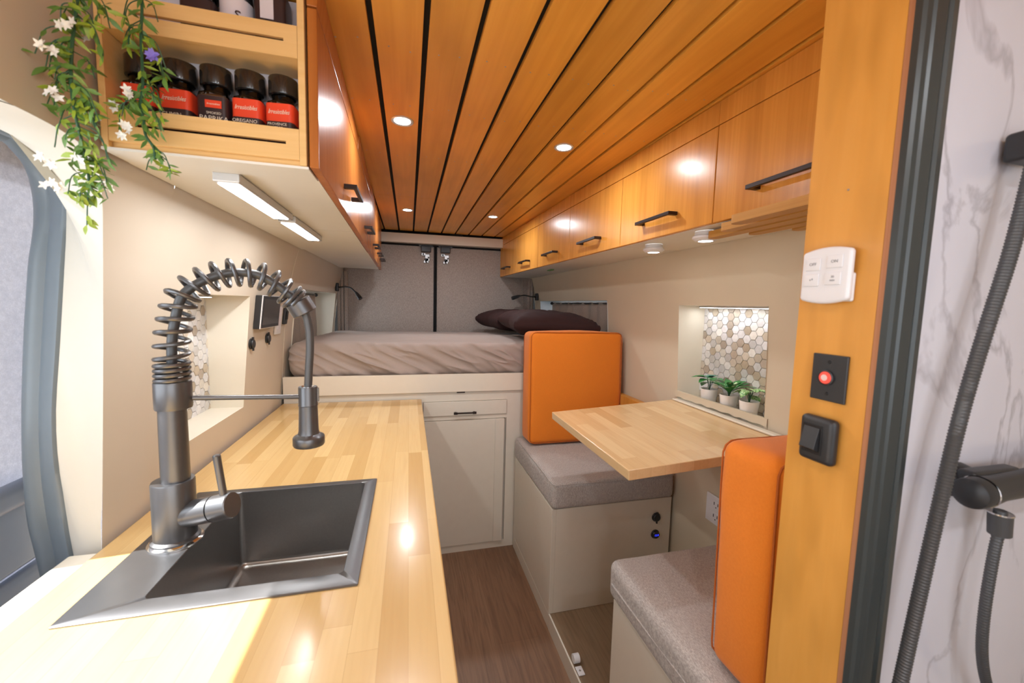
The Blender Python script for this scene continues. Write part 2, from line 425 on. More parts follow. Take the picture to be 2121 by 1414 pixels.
# niche and window returns
def returns(b, h, xf, xo, back=None):
    y0, y1, z0, z1 = h
    for (ya, yb, za, zb) in ((y0, y0, z0, z1), (y1, y1, z0, z1), (y0, y1, z0, z0), (y0, y1, z1, z1)):
        if ya == yb: pts = [(xf(za, ya), ya, za), (xo, ya, za), (xo, ya, zb), (xf((za+zb)/2, ya), ya, (za+zb)/2)]; pts = [(xf(za, ya), ya, za), (xo, ya, za), (xo, ya, zb), (xf(zb, ya), ya, zb)]
        else: pts = [(xf(za, ya), ya, za), (xf(za, yb), yb, za), (xo, yb, za), (xo, ya, za)]
        b.face(pts)
b.mi = 1
returns(b, NL, lambda z, y: xl(z), -.72); returns(b, WL, lambda z, y: xl(z), -.71)
bmesh.ops.remove_doubles(b.bm, verts=b.bm.verts, dist=1e-4)
wl = struct(b.build('wall_left', ['wall', 'cream'], ang=25))
# panel seams on the left wall
b = MB(); b.tube([(xl(z)+.0008, 2.165, z) for z in (.9, 1.0, 1.25, 1.43, 1.56, 1.655)], .0006, 6); b.build('panel_seam', 'cream', wl)

NR = (1.10, 1.556, 1.004, 1.43); WR = (2.20, 3.40, 1.10, 1.455)
zs = [0, .5, 1.004, 1.1, 1.25, 1.33, 1.43, 1.455, 1.56, 1.662, 1.8, 2.1]
b = wall_with_holes('wall_right', xr, [-.6, .3, .8, 1.10, 1.556, 2.2, 2.8, 3.40, 3.56], zs, [NR, WR], 'wallR')
b.mi = 1; returns(b, NR, xr, 1.32)
b.mi = 2; returns(b, WR, xr, 1.30)
bmesh.ops.remove_doubles(b.bm, verts=b.bm.verts, dist=1e-4)
wr = struct(b.build('wall_right', ['wallR', 'cream', 'jamb'], ang=25))
# lip board of the right niche with a ragged lower edge, and the hinge strip behind the table
b = MB(); rows = [[], [], [], []]
for i in range(41):
    y = 1.085 + .485*i/40; w = .004*abs(math.sin(i*.55)) + .003*noise.noise((i*.4, 3, 1))
    rows[0].append((xr(1.03, y)-.004, y, 1.010+w)); rows[1].append((xr(1.03, y)-.004, y, 1.040)); rows[2].append((xr(1.03, y)+.008, y, 1.040)); rows[3].append((xr(1.03, y)+.008, y, 1.010+w))
b.grid(rows); b.build('niche_lip', 'wallR', wr, ang=40)

def hexes(name, x, y0, y1, z0, z1, into, parent, tint_seed):
    """mosaic of flat-topped hexagons on a plane x = const"""
    rr = random.Random(tint_seed); a = .0200; b = MB(); cols = []
    dx = 1.5*a; dz = math.sqrt(3)*a
    pal = [(.74, .74, .77), (.84, .84, .85), (.68, .67, .67), (.62, .55, .46), (.55, .47, .37), (.66, .60, .52), (.80, .80, .83), (.72, .69, .64), (.50, .43, .36), (.88, .87, .85), (.76, .76, .78)]
    nx = int((y1-y0)/dx)+2; nz = int((z1-z0)/dz)+2
    lay = b.bm.faces.layers.int.new('t')
    for i in range(nx):
        for j in range(nz):
            cy = y0 + i*dx; cz = z0 + j*dz + (dz/2 if i % 2 else 0)
            r = a*.965
            pts = []
            for k in range(6):
                yy = min(y1, max(y0, cy + r*math.cos(k*PI/3))); zz = min(z1, max(z0, cz + r*math.sin(k*PI/3)))
                pts.append((yy, zz))
            if max(p[0] for p in pts)-min(p[0] for p in pts) < .004 or max(p[1] for p in pts)-min(p[1] for p in pts) < .004: continue
            cc = rr.choice(pal); f_ = rr.uniform(.85, 1.12); cc = tuple(min(1, v*f_) for v in cc)
            h = .0035 + rr.uniform(0, .001)
            top = [b.bm.verts.new((x + into*h, (p[0]-cy)*.95+cy, (p[1]-cz)*.95+cz)) for p in pts]
            bot = [b.bm.verts.new((x, p[0], p[1])) for p in pts]
            fs = []
            try:
                fs.append(b.bm.faces.new(top))
                for k in range(6): fs.append(b.bm.faces.new((bot[k], bot[(k+1) % 6], top[(k+1) % 6], top[k])))
            except ValueError: continue
            for f in fs: f[lay] = len(cols)
            cols.append(cc)
    ids_ok = True
    gr = [b.bm.verts.new(p) for p in ((x+into*.0006, y0, z0), (x+into*.0006, y1, z0), (x+into*.0006, y1, z1), (x+into*.0006, y0, z1))]
    gf = b.bm.faces.new(gr); gf[lay] = -1; gf.material_index = 1
    o = b.build(name, ['tile', 'grout'], parent, smooth=False)
    ids = [d.value for d in o.data.attributes['t'].data]
    at = o.data.attributes.new('tint', 'FLOAT_COLOR', 'FACE')
    for i, d in enumerate(at.data): d.color = (*(cols[ids[i]] if ids[i] >= 0 else (.4, .4, .4)), 1)
    return o
hexes('tile_panel', -.72, 1.215, 1.69, 1.0, 1.42, 1, wl, 3)
hexes('tile_panel', 1.32, 1.10, 1.556, 1.004, 1.43, -1, wr, 5)

# door opening: reveal, rubber seal, sliding door
OU = [(-120, 215), (0, 259), (45, 280), (88, 307), (120, 345), (136, 398), (137, 480), (133, 560), (124, 720), (116, 850), (120, 950), (129, 1010), (143, 1100), (160, 1190)]
IN = [(-120, 240), (0, 288), (22, 310), (42, 338), (58, 378), (66, 430), (62, 490), (54, 560), (45, 715), (42, 860), (44, 975), (53, 1082), (67, 1140), (87, 1224)]
def resample(pts, n):
    L = [0]
    for a, c in zip(pts, pts[1:]): L.append(L[-1] + (c-a).length)
    out = []
    for i in range(n):
        t = L[-1]*i/(n-1); k = max(j for j in range(len(L)-1) if L[j] <= t+1e-9)
        out.append(pts[k].lerp(pts[k+1], (t-L[k])/(L[k+1]-L[k])))
    return out
Oo = [atX(p, -.685) for p in OU]; Oi = [atX(p, -.765) for p in IN]
Oo.append(Oo[-1] + (Oo[-1]-Oo[-2])*4); Oi.append(Oi[-1] + (Oi[-1]-Oi[-2])*4)
Oo.insert(0, Vector((-.685, -.6, Oo[0].z))); Oi.insert(0, Vector((-.765, -.6, Oi[0].z)))
ee = E_[:-2] + [Vector((-.62, .96, 0.0))]
b = MB()
re_, ro_ = resample(spline(ee[:1]+ee[1:], 5), 70), resample(spline(Oo, 5), 70)
# pair samples by height / angle so that the reveal stays clean
b.grid([re_, [a.lerp(c, .5) for a, c in zip(re_, ro_)], ro_])
struct(b.build('trim_1', 'reveal', ang=60))
b = MB(); so = spline(Oo, 5); si = spline(Oi, 5); rows = []
for k, (t, d) in enumerate(((0, 0), (.04, -.012), (.12, -.014), (.30, -.010), (.42, -.004), (.50, .002), (.56, -.008), (.66, -.020), (.78, -.022), (.88, -.012), (.94, 0), (1, .012))):
    row = []
    for a, c in zip(so, si):
        u_ = max(0, min(1, (a.z-1.46)/.2)); u_ = u_*u_*(3-2*u_); nrm = Vector((-.25, -1, 0)).lerp(Vector((0, -.5, -.8)), u_)
        row.append(a.lerp(c, t) + nrm*(-d*.45))
    rows.append(row)
rows.insert(0, [p + Vector((.002, .03, .0)) for p in rows[0]])
b.grid(rows); struct(b.build('trim_2', 'seal', ang=50))
# sliding door: panel with an unseen opening shaped to cast the worktop sun patch, fabric cover, handle
SUNY, SUNZ = .10, 1.2; XD = -.86
dt = thing('door_1', 'grey fabric lined sliding door seen through its open frame', 'door', (XD, .9, 0), kind='structure')
b = MB(); zt = .9 + (-.2-XD)*SUNZ
hole = (-.25, .88, 1.12, zt); YS = [-1.5, hole[0], hole[1], .96, 1.42, 1.6]
for ya, yb in zip(YS, YS[1:]):
    zlo = .45 if ya == .96 else hole[2]  # taller opening behind the cover, added so outside light brightens the fabric
    for za, zb in ((0, zlo), (zlo, hole[3]), (hole[3], 2.1)):
        if ya in (hole[0], .96) and za == zlo: continue
        b.box(XD-.03, XD, ya, yb, za, zb)
b.build('door_panel', 'cover', dt, smooth=False)
b = MB(); b.box(XD+.001, XD+.004, .93, 1.45, .42, zt+.05); b.build('window_cover', 'cover', dt, smooth=False)
b = MB()
b.rbox(XD+.002, XD+.03, .9, 1.125, .80, .965, .012, 4); b.build('armrest', 'dplast', dt)
b = MB(); b.rbox(XD+.01, XD+.05, .9, 1.15, .945, 1.0, .018, 5); b.build('door_handle', 'dplast', dt)
b = MB(); b.rbox(XD+.004, XD+.035, .9, 1.16, .74, .79, .014, 4); b.build('door_pocket', 'dplast', dt)
b = MB(); b.rbox(XD+.002, XD+.012, 1.03, 1.075, 1.585, 1.605, .005, 3); b.build('tie_tab', 'purple', dt)

# front bulkhead with the windscreen opening, behind the camera
b = MB()
for (x0, x1, z0, z1) in ((-1.0, -.7, 0, 2.1), (1.1, 1.5, 0, 2.1), (-.7, 1.1, 0, .95), (-.7, 1.1, 1.95, 2.1)): b.box(x0, x1, -1.5, -1.46, z0, z1)
struct(b.build('wall_front', 'cream', smooth=False))
# rear doors
yd = 3.55
b = MB(); b.box(-.95, 1.45, 3.64, 3.70, 0, 2.1); struct(b.build('wall_rear', 'gap', smooth=False))
def rear_door(name, x0, x1, lx):
    t = thing(name, f'taupe felt covered rear door, {"left" if x0 < 0 else "right"} leaf with black latch on top', 'door', ((x0+x1)/2, yd, .9), kind='structure')
    b = MB(); b.rbox(x0, x1, yd, yd+.04, .9, 1.895, .006, 2); b.build('door_panel', 'rear', t)
    b = MB(); b.rbox(lx-.042, lx+.042, yd-.03, yd-.002, 1.845, 1.898, .006, 2); b.box(lx-.058, lx+.058, yd-.02, yd-.004, 1.890, 1.905); lt = b.build('latch', 'blackp', t)
    b = MB()
    for (u, v, w, h) in ((-.02, 1.827, .018, .012), (.012, 1.80, .02, .03), (.008, 1.775, .016, .02), (-.004, 1.765, .016, .012)): b.box(lx+u-w, lx+u+w, yd-.010, yd-.003, v-h, v+h)
    b.build('latch_plate', 'steel', lt, bevel=.003)
    b = MB()
    for (u, v) in ((-.022, 1.827), (.022, 1.80), (.0, 1.788), (.004, 1.762)): b.lathe([(.0075, yd-.014), (.0075, yd-.010)], (lx+u, 0, v), 'y', 12)
    b.build('screw', 'blackp', lt)
rear_door('door_2', -.56, .209, .14); rear_door('door_3', .233, 1.12, .305)
b = MB(); b.box(.209, .233, yd+.012, yd+.05, .9, 1.9); b.box(-.56, 1.12, yd-.003, yd+.03, 1.897, 1.908)
struct(b.build('trim_3', 'gap', smooth=False))
b = MB(); b.tube([(.2105, yd-.004, .92), (.2105, yd-.004, 1.89)], .004, 8); b.tube([(.2315, yd-.004, .92), (.2315, yd-.004, 1.89)], .004, 8); struct(b.build('trim_4', 'blackp'))
b = MB(); b.box(-.56, 1.12, yd-.02, yd+.04, 1.909, 1.99); struct(b.build('trim_5', 'rear', smooth=False))
b = MB(); b.hexa([(-.45, 3.46, 1.905), (1.12, 3.46, 1.912), (1.12, 3.50, 1.912), (-.45, 3.50, 1.905), (-.45, 3.46, 1.978), (1.12, 3.46, 1.985), (1.12, 3.50, 1.985), (-.45, 3.50, 1.978)])
b.mi = 1; b.box(.34, .44, 3.455, 3.459, 1.985, 1.999)
struct(b.build('trim_6', ['bedp', 'gap'], smooth=False))
for k, px in enumerate(((828, 499), (1002, 512))):
    p = atY(px, 3.5)
    t = thing('cargo_light', f'small clear lamp above the {"left" if k == 0 else "right"} rear door', 'lamp', (p.x, yd-.02, p.z), 'lamps above the rear doors')
    b = MB(); b.rbox(p.x-.026, p.x+.026, yd-.034, yd-.021, 1.912, 1.945, .006, 3); b.build('lens', 'wplastic', t)
    for sx_ in (-.0285, .0285):
        b = MB(); b.box(p.x+sx_-.0015, p.x+sx_+.0015, yd-.03, yd-.021, 1.916, 1.942); b.build('clip', 'steel', t)
# corner posts beside the rear doors
b = MB()
for i, (xa, xb) in enumerate(((-.565, -.540), (-.538, -.515), (-.512, -.485))): b.rbox(xa, xb, 3.50, 3.548, 1.0, 1.655, .006, 2)
struct(b.build('trim_7', 'rear'))
b = MB()
for (xa, xb) in ((1.055, 1.075), (1.077, 1.10)): b.rbox(xa, xb, 3.51, 3.548, 1.0, 1.655, .006, 2)
b.tube(spline([(1.005, 3.543, 1.655), (1.012, 3.543, 1.5), (1.025, 3.543, 1.3), (1.03, 3.543, 1.12)]), .004, 8)
struct(b.build('trim_8', 'rear'))

# ------------------------------------------------------------------ windows by the bed, curtains
def curtain(y0, y1, z0, z1, x, lab, rod):
    t = thing('curtain', lab, 'curtain', (x, (y0+y1)/2, z0))
    b = MB(); rows = []
    for i in range(14):
        f = i/13; z = z1 + (z0-z1)*f; row = []
        for k in range(71):
            g = k/70; y = y0 + (y1-y0)*g
            w = .008*(.5+f)*math.sin(g*46 + 1.5*noise.noise((g*5, f*1.5, 2))) + .006*noise.noise((g*22, f*4, 0))
            row.append((x+w, y + .02*math.sin(f*3)*(g-.5), z + .004*noise.noise((g*18, 8, 0))*(1-f)))
        rows.append(row)
    b.grid(rows); o = b.build('cloth', 'curtain', t)
    sm = o.modifiers.new('solid', 'SOLIDIFY'); sm.thickness = .0015
    b = MB(); b.tube([(x, y0-rod, z1-.008), (x, y1+rod, z1-.008)], .0045, 8)
    for yy in (y0-rod, y1+rod): b.lathe([(.012, -.012), (.014, 0), (.012, .012)], (x, yy, z1-.008), 'y', 12)
    b.build('rod', 'blackp', t)
def window(name, x, h, s):
    t = thing(name, 'small bed-side van window behind a curtain', 'window', (x, (h[0]+h[1])/2, h[2]), kind='structure')
    b = MB(); y0, y1, z0, z1 = h
    for (ya, yb, za, zb) in ((y0, y0+.03, z0, z1), (y1-.03, y1, z0, z1), (y0+.03, y1-.03, z0, z0+.03), (y0+.03, y1-.03, z1-.02, z1)): b.box(min(x, x+s*.02), max(x, x+s*.02), ya, yb, za, zb)
    b.build('window_frame', 'jamb', t, smooth=False)
    b = MB(); b.box(x+s*.008-.0015, x+s*.008+.0015, y0+.03, y1-.03, z0+.03, z1-.02); b.build('pane', 'glass', t, smooth=False)
window('window_1', -.71, WL, -1); window('window_2', 1.30, WR, 1)
curtain(2.33, 3.16, 1.12, 1.458, -.66, 'grey brown curtain over the bed window beside the tap', .04)
curtain(2.30, 3.33, 1.12, 1.445, 1.225, 'grey brown curtain behind the dark pillows', .01)

# ------------------------------------------------------------------ worktop with sink cut-out
BX0, BX1, BY0, BY1 = -.432, -.118, .757, 1.150   # basin
b = MB(); zt0, zt1 = .862, .9
xs = [-.6, -.50, -.10, .066]; ysn = [-.35, .735, 1.16, 2.142]
for i in range(3):
    for j in range(3):
        if i == 1 and j == 1: continue
        b.box(xs[i], xs[i+1], ysn[j], ysn[j+1], zt0, zt1)
bmesh.ops.remove_doubles(b.bm, verts=b.bm.verts, dist=1e-5)
dl = [f for f in b.bm.faces if abs(f.normal.z) < .5 and len([1 for g in b.bm.faces if g is not f and (g.calc_center_median()-f.calc_center_median()).length < 1e-5])]
bmesh.ops.delete(b.bm, geom=dl, context='FACES')
wt = b.build('worktop', 'butcher', bevel=.003)
tag(wt, 'long maple butcher block worktop around the sink', 'worktop')
b = MB(); b.box(-.655, -.602, -.35, .945, .86, .892); struct(b.build('trim_9', 'cream', bevel=.004))
t = thing('base_cabinet', 'white base cabinet under the butcher block worktop', 'cabinet', (-.28, .9, 0))
b = MB(); b.box(-.598, -.545, -.33, 2.14, 0, .858); b.box(.022, .04, -.33, 2.14, .0, .858); b.box(-.545, .022, -.33, -.31, 0, .858); b.box(-.545, .022, 2.12, 2.14, 0, .858); b.box(-.545, .022, -.31, 2.12, .04, .06)
b.build('body', 'bench', t, smooth=False, bevel=.001)
for k, (ya, yb) in enumerate(((-.3, .28), (.3, .88), (.9, 1.48), (1.5, 2.10))):
    b = MB(); b.box(.041, .056, ya, yb, .1, .84); d = b.build('door', 'bench', t, smooth=False, bevel=.002)

# sink
sk = thing('sink', 'square gunmetal drop-in sink set in the butcher block', 'sink', (-.3, .95, .9))
RX0, RX1, RY0, RY1 = -.532, -.088, .720, 1.170
def rrect(x0, x1, y0, y1, r, z, n=5):
    out = []
    for (cx, cy, a0) in ((x1-r, y1-r, 0), (x0+r, y1-r, PI/2), (x0+r, y0+r, PI), (x1-r, y0+r, 1.5*PI)):
        for k in range(n+1):
            a = a0 + PI/2*k/n; out.append(Vector((cx+r*math.cos(a), cy+r*math.sin(a), z)))
    return out
b = MB()
b.grid([rrect(RX0, RX1, RY0, RY1, .003, .9004), rrect(RX0, RX1, RY0, RY1, .003, .9028), rrect(RX0+.0015, RX1-.0015, RY0+.0015, RY1-.0015, .003, .904), rrect(BX0, BX1, BY0, BY1, .010, .904), rrect(BX0+.001, BX1-.001, BY0+.001, BY1-.001, .010, .9025)], True)
b.build('rim', 'sinkrim', sk, ang=50)
b = MB()
rows = [rrect(BX0+.001, BX1-.001, BY0+.001, BY1-.001, .010, .9025), rrect(BX0+.001, BX1-.001, BY0+.001, BY1-.001, .012, .80), rrect(BX0+.002, BX1-.002, BY0+.002, BY1-.002, .012, .715)]
for k in range(1, 6):
    a = PI/2*k/5; d = .016*(1-math.cos(a)); rows.append(rrect(BX0+.002+d, BX1-.002-d, BY0+.002+d, BY1-.002-d, .012, .715-.016*math.sin(a)))
rows.append(rrect(-.30, -.25, .93, .98, .024, .694))
vs = b.grid(rows, True); b.build('basin', 'sink', sk, ang=60)
b = MB(); b.lathe([(.0, .6965), (.03, .6965), (.036, .699), (.045, .6985), (.047, .6955)], (-.275, .955, 0), n=32, cap=False); b.lathe([(.012, .697), (.012, .708), (.008, .712), (.0, .712)], (-.275, .955, 0), n=16, cap=False); b.build('drain', 'chrome', sk)

# tap
FY = .935
fx = -.468
ft = thing('kitchen_tap', 'tall gunmetal spring-neck kitchen tap beside the sink', 'tap', (fx, FY, .904))
b = MB(); b.lathe([(0, .9042), (.047, .9042), (.047, .9075), (.044, .909), (.042, .911), (0, .911)], (fx, FY, 0), n=40, cap=False); b.build('base_ring', 'chrome', ft)
b = MB()
b.lathe([(0, .911), (.0415, .911), (.0415, .914), (.0365, .918), (.0365, 1.033), (.0350, 1.0365), (.030, 1.0365), (0, 1.036)], (fx, FY, 0), n=40, cap=False)
b.build('body', 'gun', ft)
xb = -.460
b = MB(); b.lathe([(0, 1.03), (.0245, 1.03), (.0235, 1.19), (0, 1.19)], (xb-.003, FY, 0), n=32, cap=False)
b.lathe([(0, 1.186), (.0300, 1.186), (.0310, 1.189), (.0310, 1.238), (.030, 1.241), (0, 1.241)], (xb, FY, 0), n=36, cap=False); b.build('column', 'gun', ft)
# lever: side barrel pointing over the basin, thin rod on top
ld = Vector((.96, -.22, .22)).normalized()
p0 = Vector((fx, FY, .958)); b = MB()
b.tube([p0+ld*.005, p0+ld*.02, p0+ld*.080], [.027, .0262, .0262], 28); b.build('valve_barrel', 'gun', ft)
b = MB(); b.tube([p0+ld*.0815, p0+ld*.083, p0+ld*.119, p0+ld*.121], [.0245, .0265, .0265, .0250], 28); lk = b.build('lever_cap', 'gun', ft)
q = p0+ld*.108 + Vector((-.004, 0, .020)); b = MB(); b.tube([q, q+Vector((-.010, 0, .088)), q+Vector((-.0102, 0, .090))], [.0068, .0072, .0055], 16); b.build('lever_rod', 'gun', lk)
# arch
arch_px = [(353, 770), (356, 740), (357, 699), (364, 656), (376, 616), (399, 594), (429, 578), (460, 568), (492, 564), (532, 569), (565, 585), (598, 609), (618, 626)]
HY = 1.015
def atP(p):   # vertical plane of the swivelled neck
    d = ray(*p); nx, ny = -(HY-FY), .232; c = nx*(-.46)+ny*FY; return O + d*(c/(nx*d.x+ny*d.y))
AP = [atP(p) for p in arch_px]; AP[0] = Vector((xb, FY, 1.236))
arch = spline(AP, 12)
tail = spline([AP[-1], atP((631, 645)), atP((640, 680)), atP((642, 720)), atP((640, 760)), atP((638, 806))], 8)
b = MB(); b.tube(arch + tail[1:], .0088, 14); b.build('hose', 'gund', ft)
# spring around the arch
L = [0]
for a, c in zip(arch, arch[1:]): L.append(L[-1] + (c-a).length)
def along(s):
    k = max(j for j in range(len(L)-1) if L[j] <= s+1e-9); u = min(1, (s-L[k])/(L[k+1]-L[k]))
    return arch[k].lerp(arch[k+1], u), (arch[k+1]-arch[k]).normalized()
Lt = L[-1]; pts = []; turns = []
N1, N2, N3 = 4, 14, 1.5
dense = .0098
pos = 0
tot = N1 + N2 + N3; steps = 26
e = Vector((-(HY-FY), .232, 0)).normalized()
for i in range(int(tot*steps)+1):
    w = i/steps
    if w < N1: s = .006 + w*dense
    elif w < N1+N2: s = .006 + N1*dense + (Lt-.012-(N1+N3)*dense)*(w-N1)/N2
    else: s = Lt-.006-(N3-(w-N1-N2))*dense
    c, tg = along(min(max(s, 0), Lt)); nrm = tg.cross(e).normalized()
    a = -2*PI*w + 1.0
    pts.append(c + (nrm*math.cos(a) + e*math.sin(a))*.0265)
b = MB(); b.tube(pts, .0044, 8); b.build('spring', 'gun', ft)
c, tg = along(Lt); tg = (tail[3]-tail[0]).normalized()
tgc = (Vector((.55, .18, -1))).normalized()
b = MB(); b.tube([c-tgc*.004, c-tgc*.002, c+tgc*.026, c+tgc*.028], [.0255, .0275, .0275, .0255], 30); b.build('spring_cap', 'gun', ft)
hp = atP((638, 820)); hx, HYY, zo = hp.x, hp.y, hp.z-1.203
b = MB(); b.tube([(xb+.026, FY+.008, 1.204), (hx-.015, HYY-.005, hp.z)], .0052, 14); b.build('docking_arm', 'gun', ft)
b = MB(); b.lathe([(.0125, 1.226), (.0195, 1.226), (.0205, 1.224), (.0205, 1.184), (.0215, 1.182)], (hx, HYY, zo), n=30, cap=False); b.box(hx+.0195, hx+.0235, HYY-.003, HYY+.003, 1.19+zo, 1.222+zo); b.build('docking_clip', 'gun', ft)
b = MB(); b.lathe([(0, 1.222), (.0150, 1.222), (.0165, 1.182), (.0200, 1.181), (.0215, 1.122), (.0235, 1.113), (.033, 1.107), (.0345, 1.104), (.0345, 1.088), (.033, 1.085), (.026, 1.084), (0, 1.084)], (hx, HYY, zo), n=36, cap=False); b.build('spray_head', 'gun', ft)
b = MB(); b.lathe([(.010, 1.224), (.0145, 1.227), (.0145, 1.2215)], (hx, HYY, zo), n=24, cap=False); b.build('ferrule', 'chrome', ft)

# ------------------------------------------------------------------ overhead cabinets
def handle(name, d, side, x, yc, z, w, parent, mat):
    b = MB(); s = side; h = w/2
    # flat bar on two feet; s is the direction out of the door
    b.box(min(x+s*.024, x+s*.034), max(x+s*.024, x+s*.034), yc-h, yc+h, z-.0055, z+.0055)
    for e_ in (-1, 1):
        ya = yc+e_*(h-.008); b.box(min(x, x+s*.026), max(x, x+s*.026), ya-.008, ya+.008, z-.0055, z+.0055)
    return b.build(name, mat, parent, smooth=False, bevel=.001)
def fR(y): return .873 - .0228*y
seam = [.52, 1.0, 1.505, 2.02, 2.525, 3.03, 3.535]
ordn = ['sixth', 'fifth', 'fourth', 'third', 'second', 'first']
for k in range(6):
    ya, yb = seam[k]+.0015, seam[k+1]-.0015
    xa, xb_ = fR(ya), fR(yb)
    where = {0: 'cut off by the wood post', 5: 'against the rear doors'}.get(k, f'{ordn[k]} of its row from the rear doors')
    t = thing('overhead_cabinet', f'honey wood overhead cabinet along the window side, {where}', 'cabinet', (xa+.1, (ya+yb)/2, 1.662), 'overhead cabinets above the dining table')
    b = MB()
    b.hexa([(xa+.018, ya, 1.662), (xr(1.662, ya)-.004, ya, 1.662), (xr(1.662, yb)-.004, yb, 1.662), (xb_+.018, yb, 1.662), (xa+.018, ya, 1.997), (xr(2, ya)-.006, ya, 1.997), (xr(2, yb)-.006, yb, 1.997), (xb_+.018, yb, 1.997)])
    b.build('body', 'white', t, smooth=False)
    b = MB(); b.hexa([(xa, ya, 1.6625), (xa+.017, ya, 1.6625), (xb_+.017, yb, 1.6625), (xb_, yb, 1.6625), (xa, ya, 1.932), (xa+.017, ya, 1.932), (xb_+.017, yb, 1.932), (xb_, yb, 1.932)])
    d = b.build('door', 'cabR', t, smooth=False, bevel=.0015)
    yc = (ya+yb)/2; handle('handle', d, -1, fR(yc), yc, 1.722, .2, d, 'bronze')
    b = MB(); b.hexa([(xa, ya-.001, 1.9345), (xa+.017, ya-.001, 1.9345), (xb_+.017, yb+.001, 1.9345), (xb_, yb+.001, 1.9345), (xa, ya-.001, 1.998), (xa+.017, ya-.001, 1.998), (xb_+.017, yb+.001, 1.998), (xb_, yb+.001, 1.998)])
    b.build('top_rail', 'cabR', t, smooth=False, bevel=.001)
def fL(y): return -.165 - .0185*(y-.9)
seamL = [.938, 1.57, 2.20, 2.63, 2.99, 3.32]
ordl = ['fifth', 'fourth', 'third', 'second', 'first']
for k in range(5):
    ya, yb = seamL[k]+.001, seamL[k+1]-.001; z0 = 1.66 if k < 2 else 1.666
    xa, xb_ = fL(ya), fL(yb)
    where = {0: 'beside the spice rack', 4: 'nearest the rear doors'}.get(k, f'{ordl[k]} of its row from the rear doors')
    t = thing('overhead_cabinet', f'dark honey overhead cabinet above the worktop, {where}', 'cabinet', (xa-.1, (ya+yb)/2, z0), 'overhead cabinets above the worktop')
    b = MB(); b.hexa([(xl(z0)+.003, ya, z0), (xa-.018, ya, z0), (xb_-.018, yb, z0), (xl(z0)+.003, yb, z0), (xl(2)+.0, ya, 1.997), (xa-.018, ya, 1.997), (xb_-.018, yb, 1.997), (xl(2)+.0, yb, 1.997)])
    b.build('body', 'white', t, smooth=False)
    b = MB(); b.hexa([(xa-.017, ya-(.085 if k == 0 else 0), 1.6605), (xa, ya-(.085 if k == 0 else 0), 1.6605), (xb_, yb, 1.6605), (xb_-.017, yb, 1.6605), (xa-.017, ya-(.085 if k == 0 else 0), 1.945), (xa, ya-(.085 if k == 0 else 0), 1.945), (xb_, yb, 1.945), (xb_-.017, yb, 1.945)])
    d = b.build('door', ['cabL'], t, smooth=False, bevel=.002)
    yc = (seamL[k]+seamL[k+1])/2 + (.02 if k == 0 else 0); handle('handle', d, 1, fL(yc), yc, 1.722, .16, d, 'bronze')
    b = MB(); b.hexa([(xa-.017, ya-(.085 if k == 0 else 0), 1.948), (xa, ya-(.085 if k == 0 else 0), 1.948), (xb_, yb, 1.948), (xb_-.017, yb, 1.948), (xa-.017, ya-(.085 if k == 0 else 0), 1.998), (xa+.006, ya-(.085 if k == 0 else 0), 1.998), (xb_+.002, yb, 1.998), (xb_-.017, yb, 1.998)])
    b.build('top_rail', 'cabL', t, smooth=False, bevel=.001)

# ------------------------------------------------------------------ spice rack and jars
t = thing('spice_rack', 'open bamboo spice rack on the end of the overhead cabinets', 'rack', (-.345, .89, 1.66))
SX0, SX1, SY0, SY1 = -.503, -.187, .853, .936
b = MB(); b.box(SX0-.004, SX1+.002, SY0+.004, SY1, 1.6575, 1.662); b.build('bottom_board', 'white', t, smooth=False)
b = MB(); b.box(SX0, SX1, SY1-.004, SY1, 1.68, 1.997); b.build('back_panel', 'wlabel', t, smooth=False)
for (xa, xb_) in ((SX0, SX0+.010), (SX1-.012, SX1)):
    b = MB(); b.box(xa, xb_, SY0-.001, SY1-.0045, 1.6625, 1.997); b.build('side_panel', 'bamboo', t, smooth=False, bevel=.001)
for z in (1.6695, 1.853):
    b = MB(); b.box(SX0+.0105, SX1-.0125, SY0+.009, SY1-.005, z-(.007 if z < 1.7 else 0), z+.010); b.build('shelf', 'bamboo', t, smooth=False, bevel=.0005)
for (za, zb, zsl) in ((1.672, 1.727, 1.701), (1.852, 1.908, 1.881)):
    b = MB(); xa, xb_ = SX0+.0105, SX1-.0125
    b.box(xa, xb_, SY0, SY0+.008, za, zsl-.0028); b.box(xa, xb_, SY0, SY0+.008, zsl+.0028, zb)
    b.box(xa, -.455, SY0, SY0+.008, zsl-.0028, zsl+.0028); b.box(-.222, xb_, SY0, SY0+.008, zsl-.0028, zsl+.0028)
    bmesh.ops.remove_doubles(b.bm, verts=b.bm.verts, dist=1e-5)
    b.build('rail', 'bamboo', t, smooth=False)
IR = 'Irresistibles'
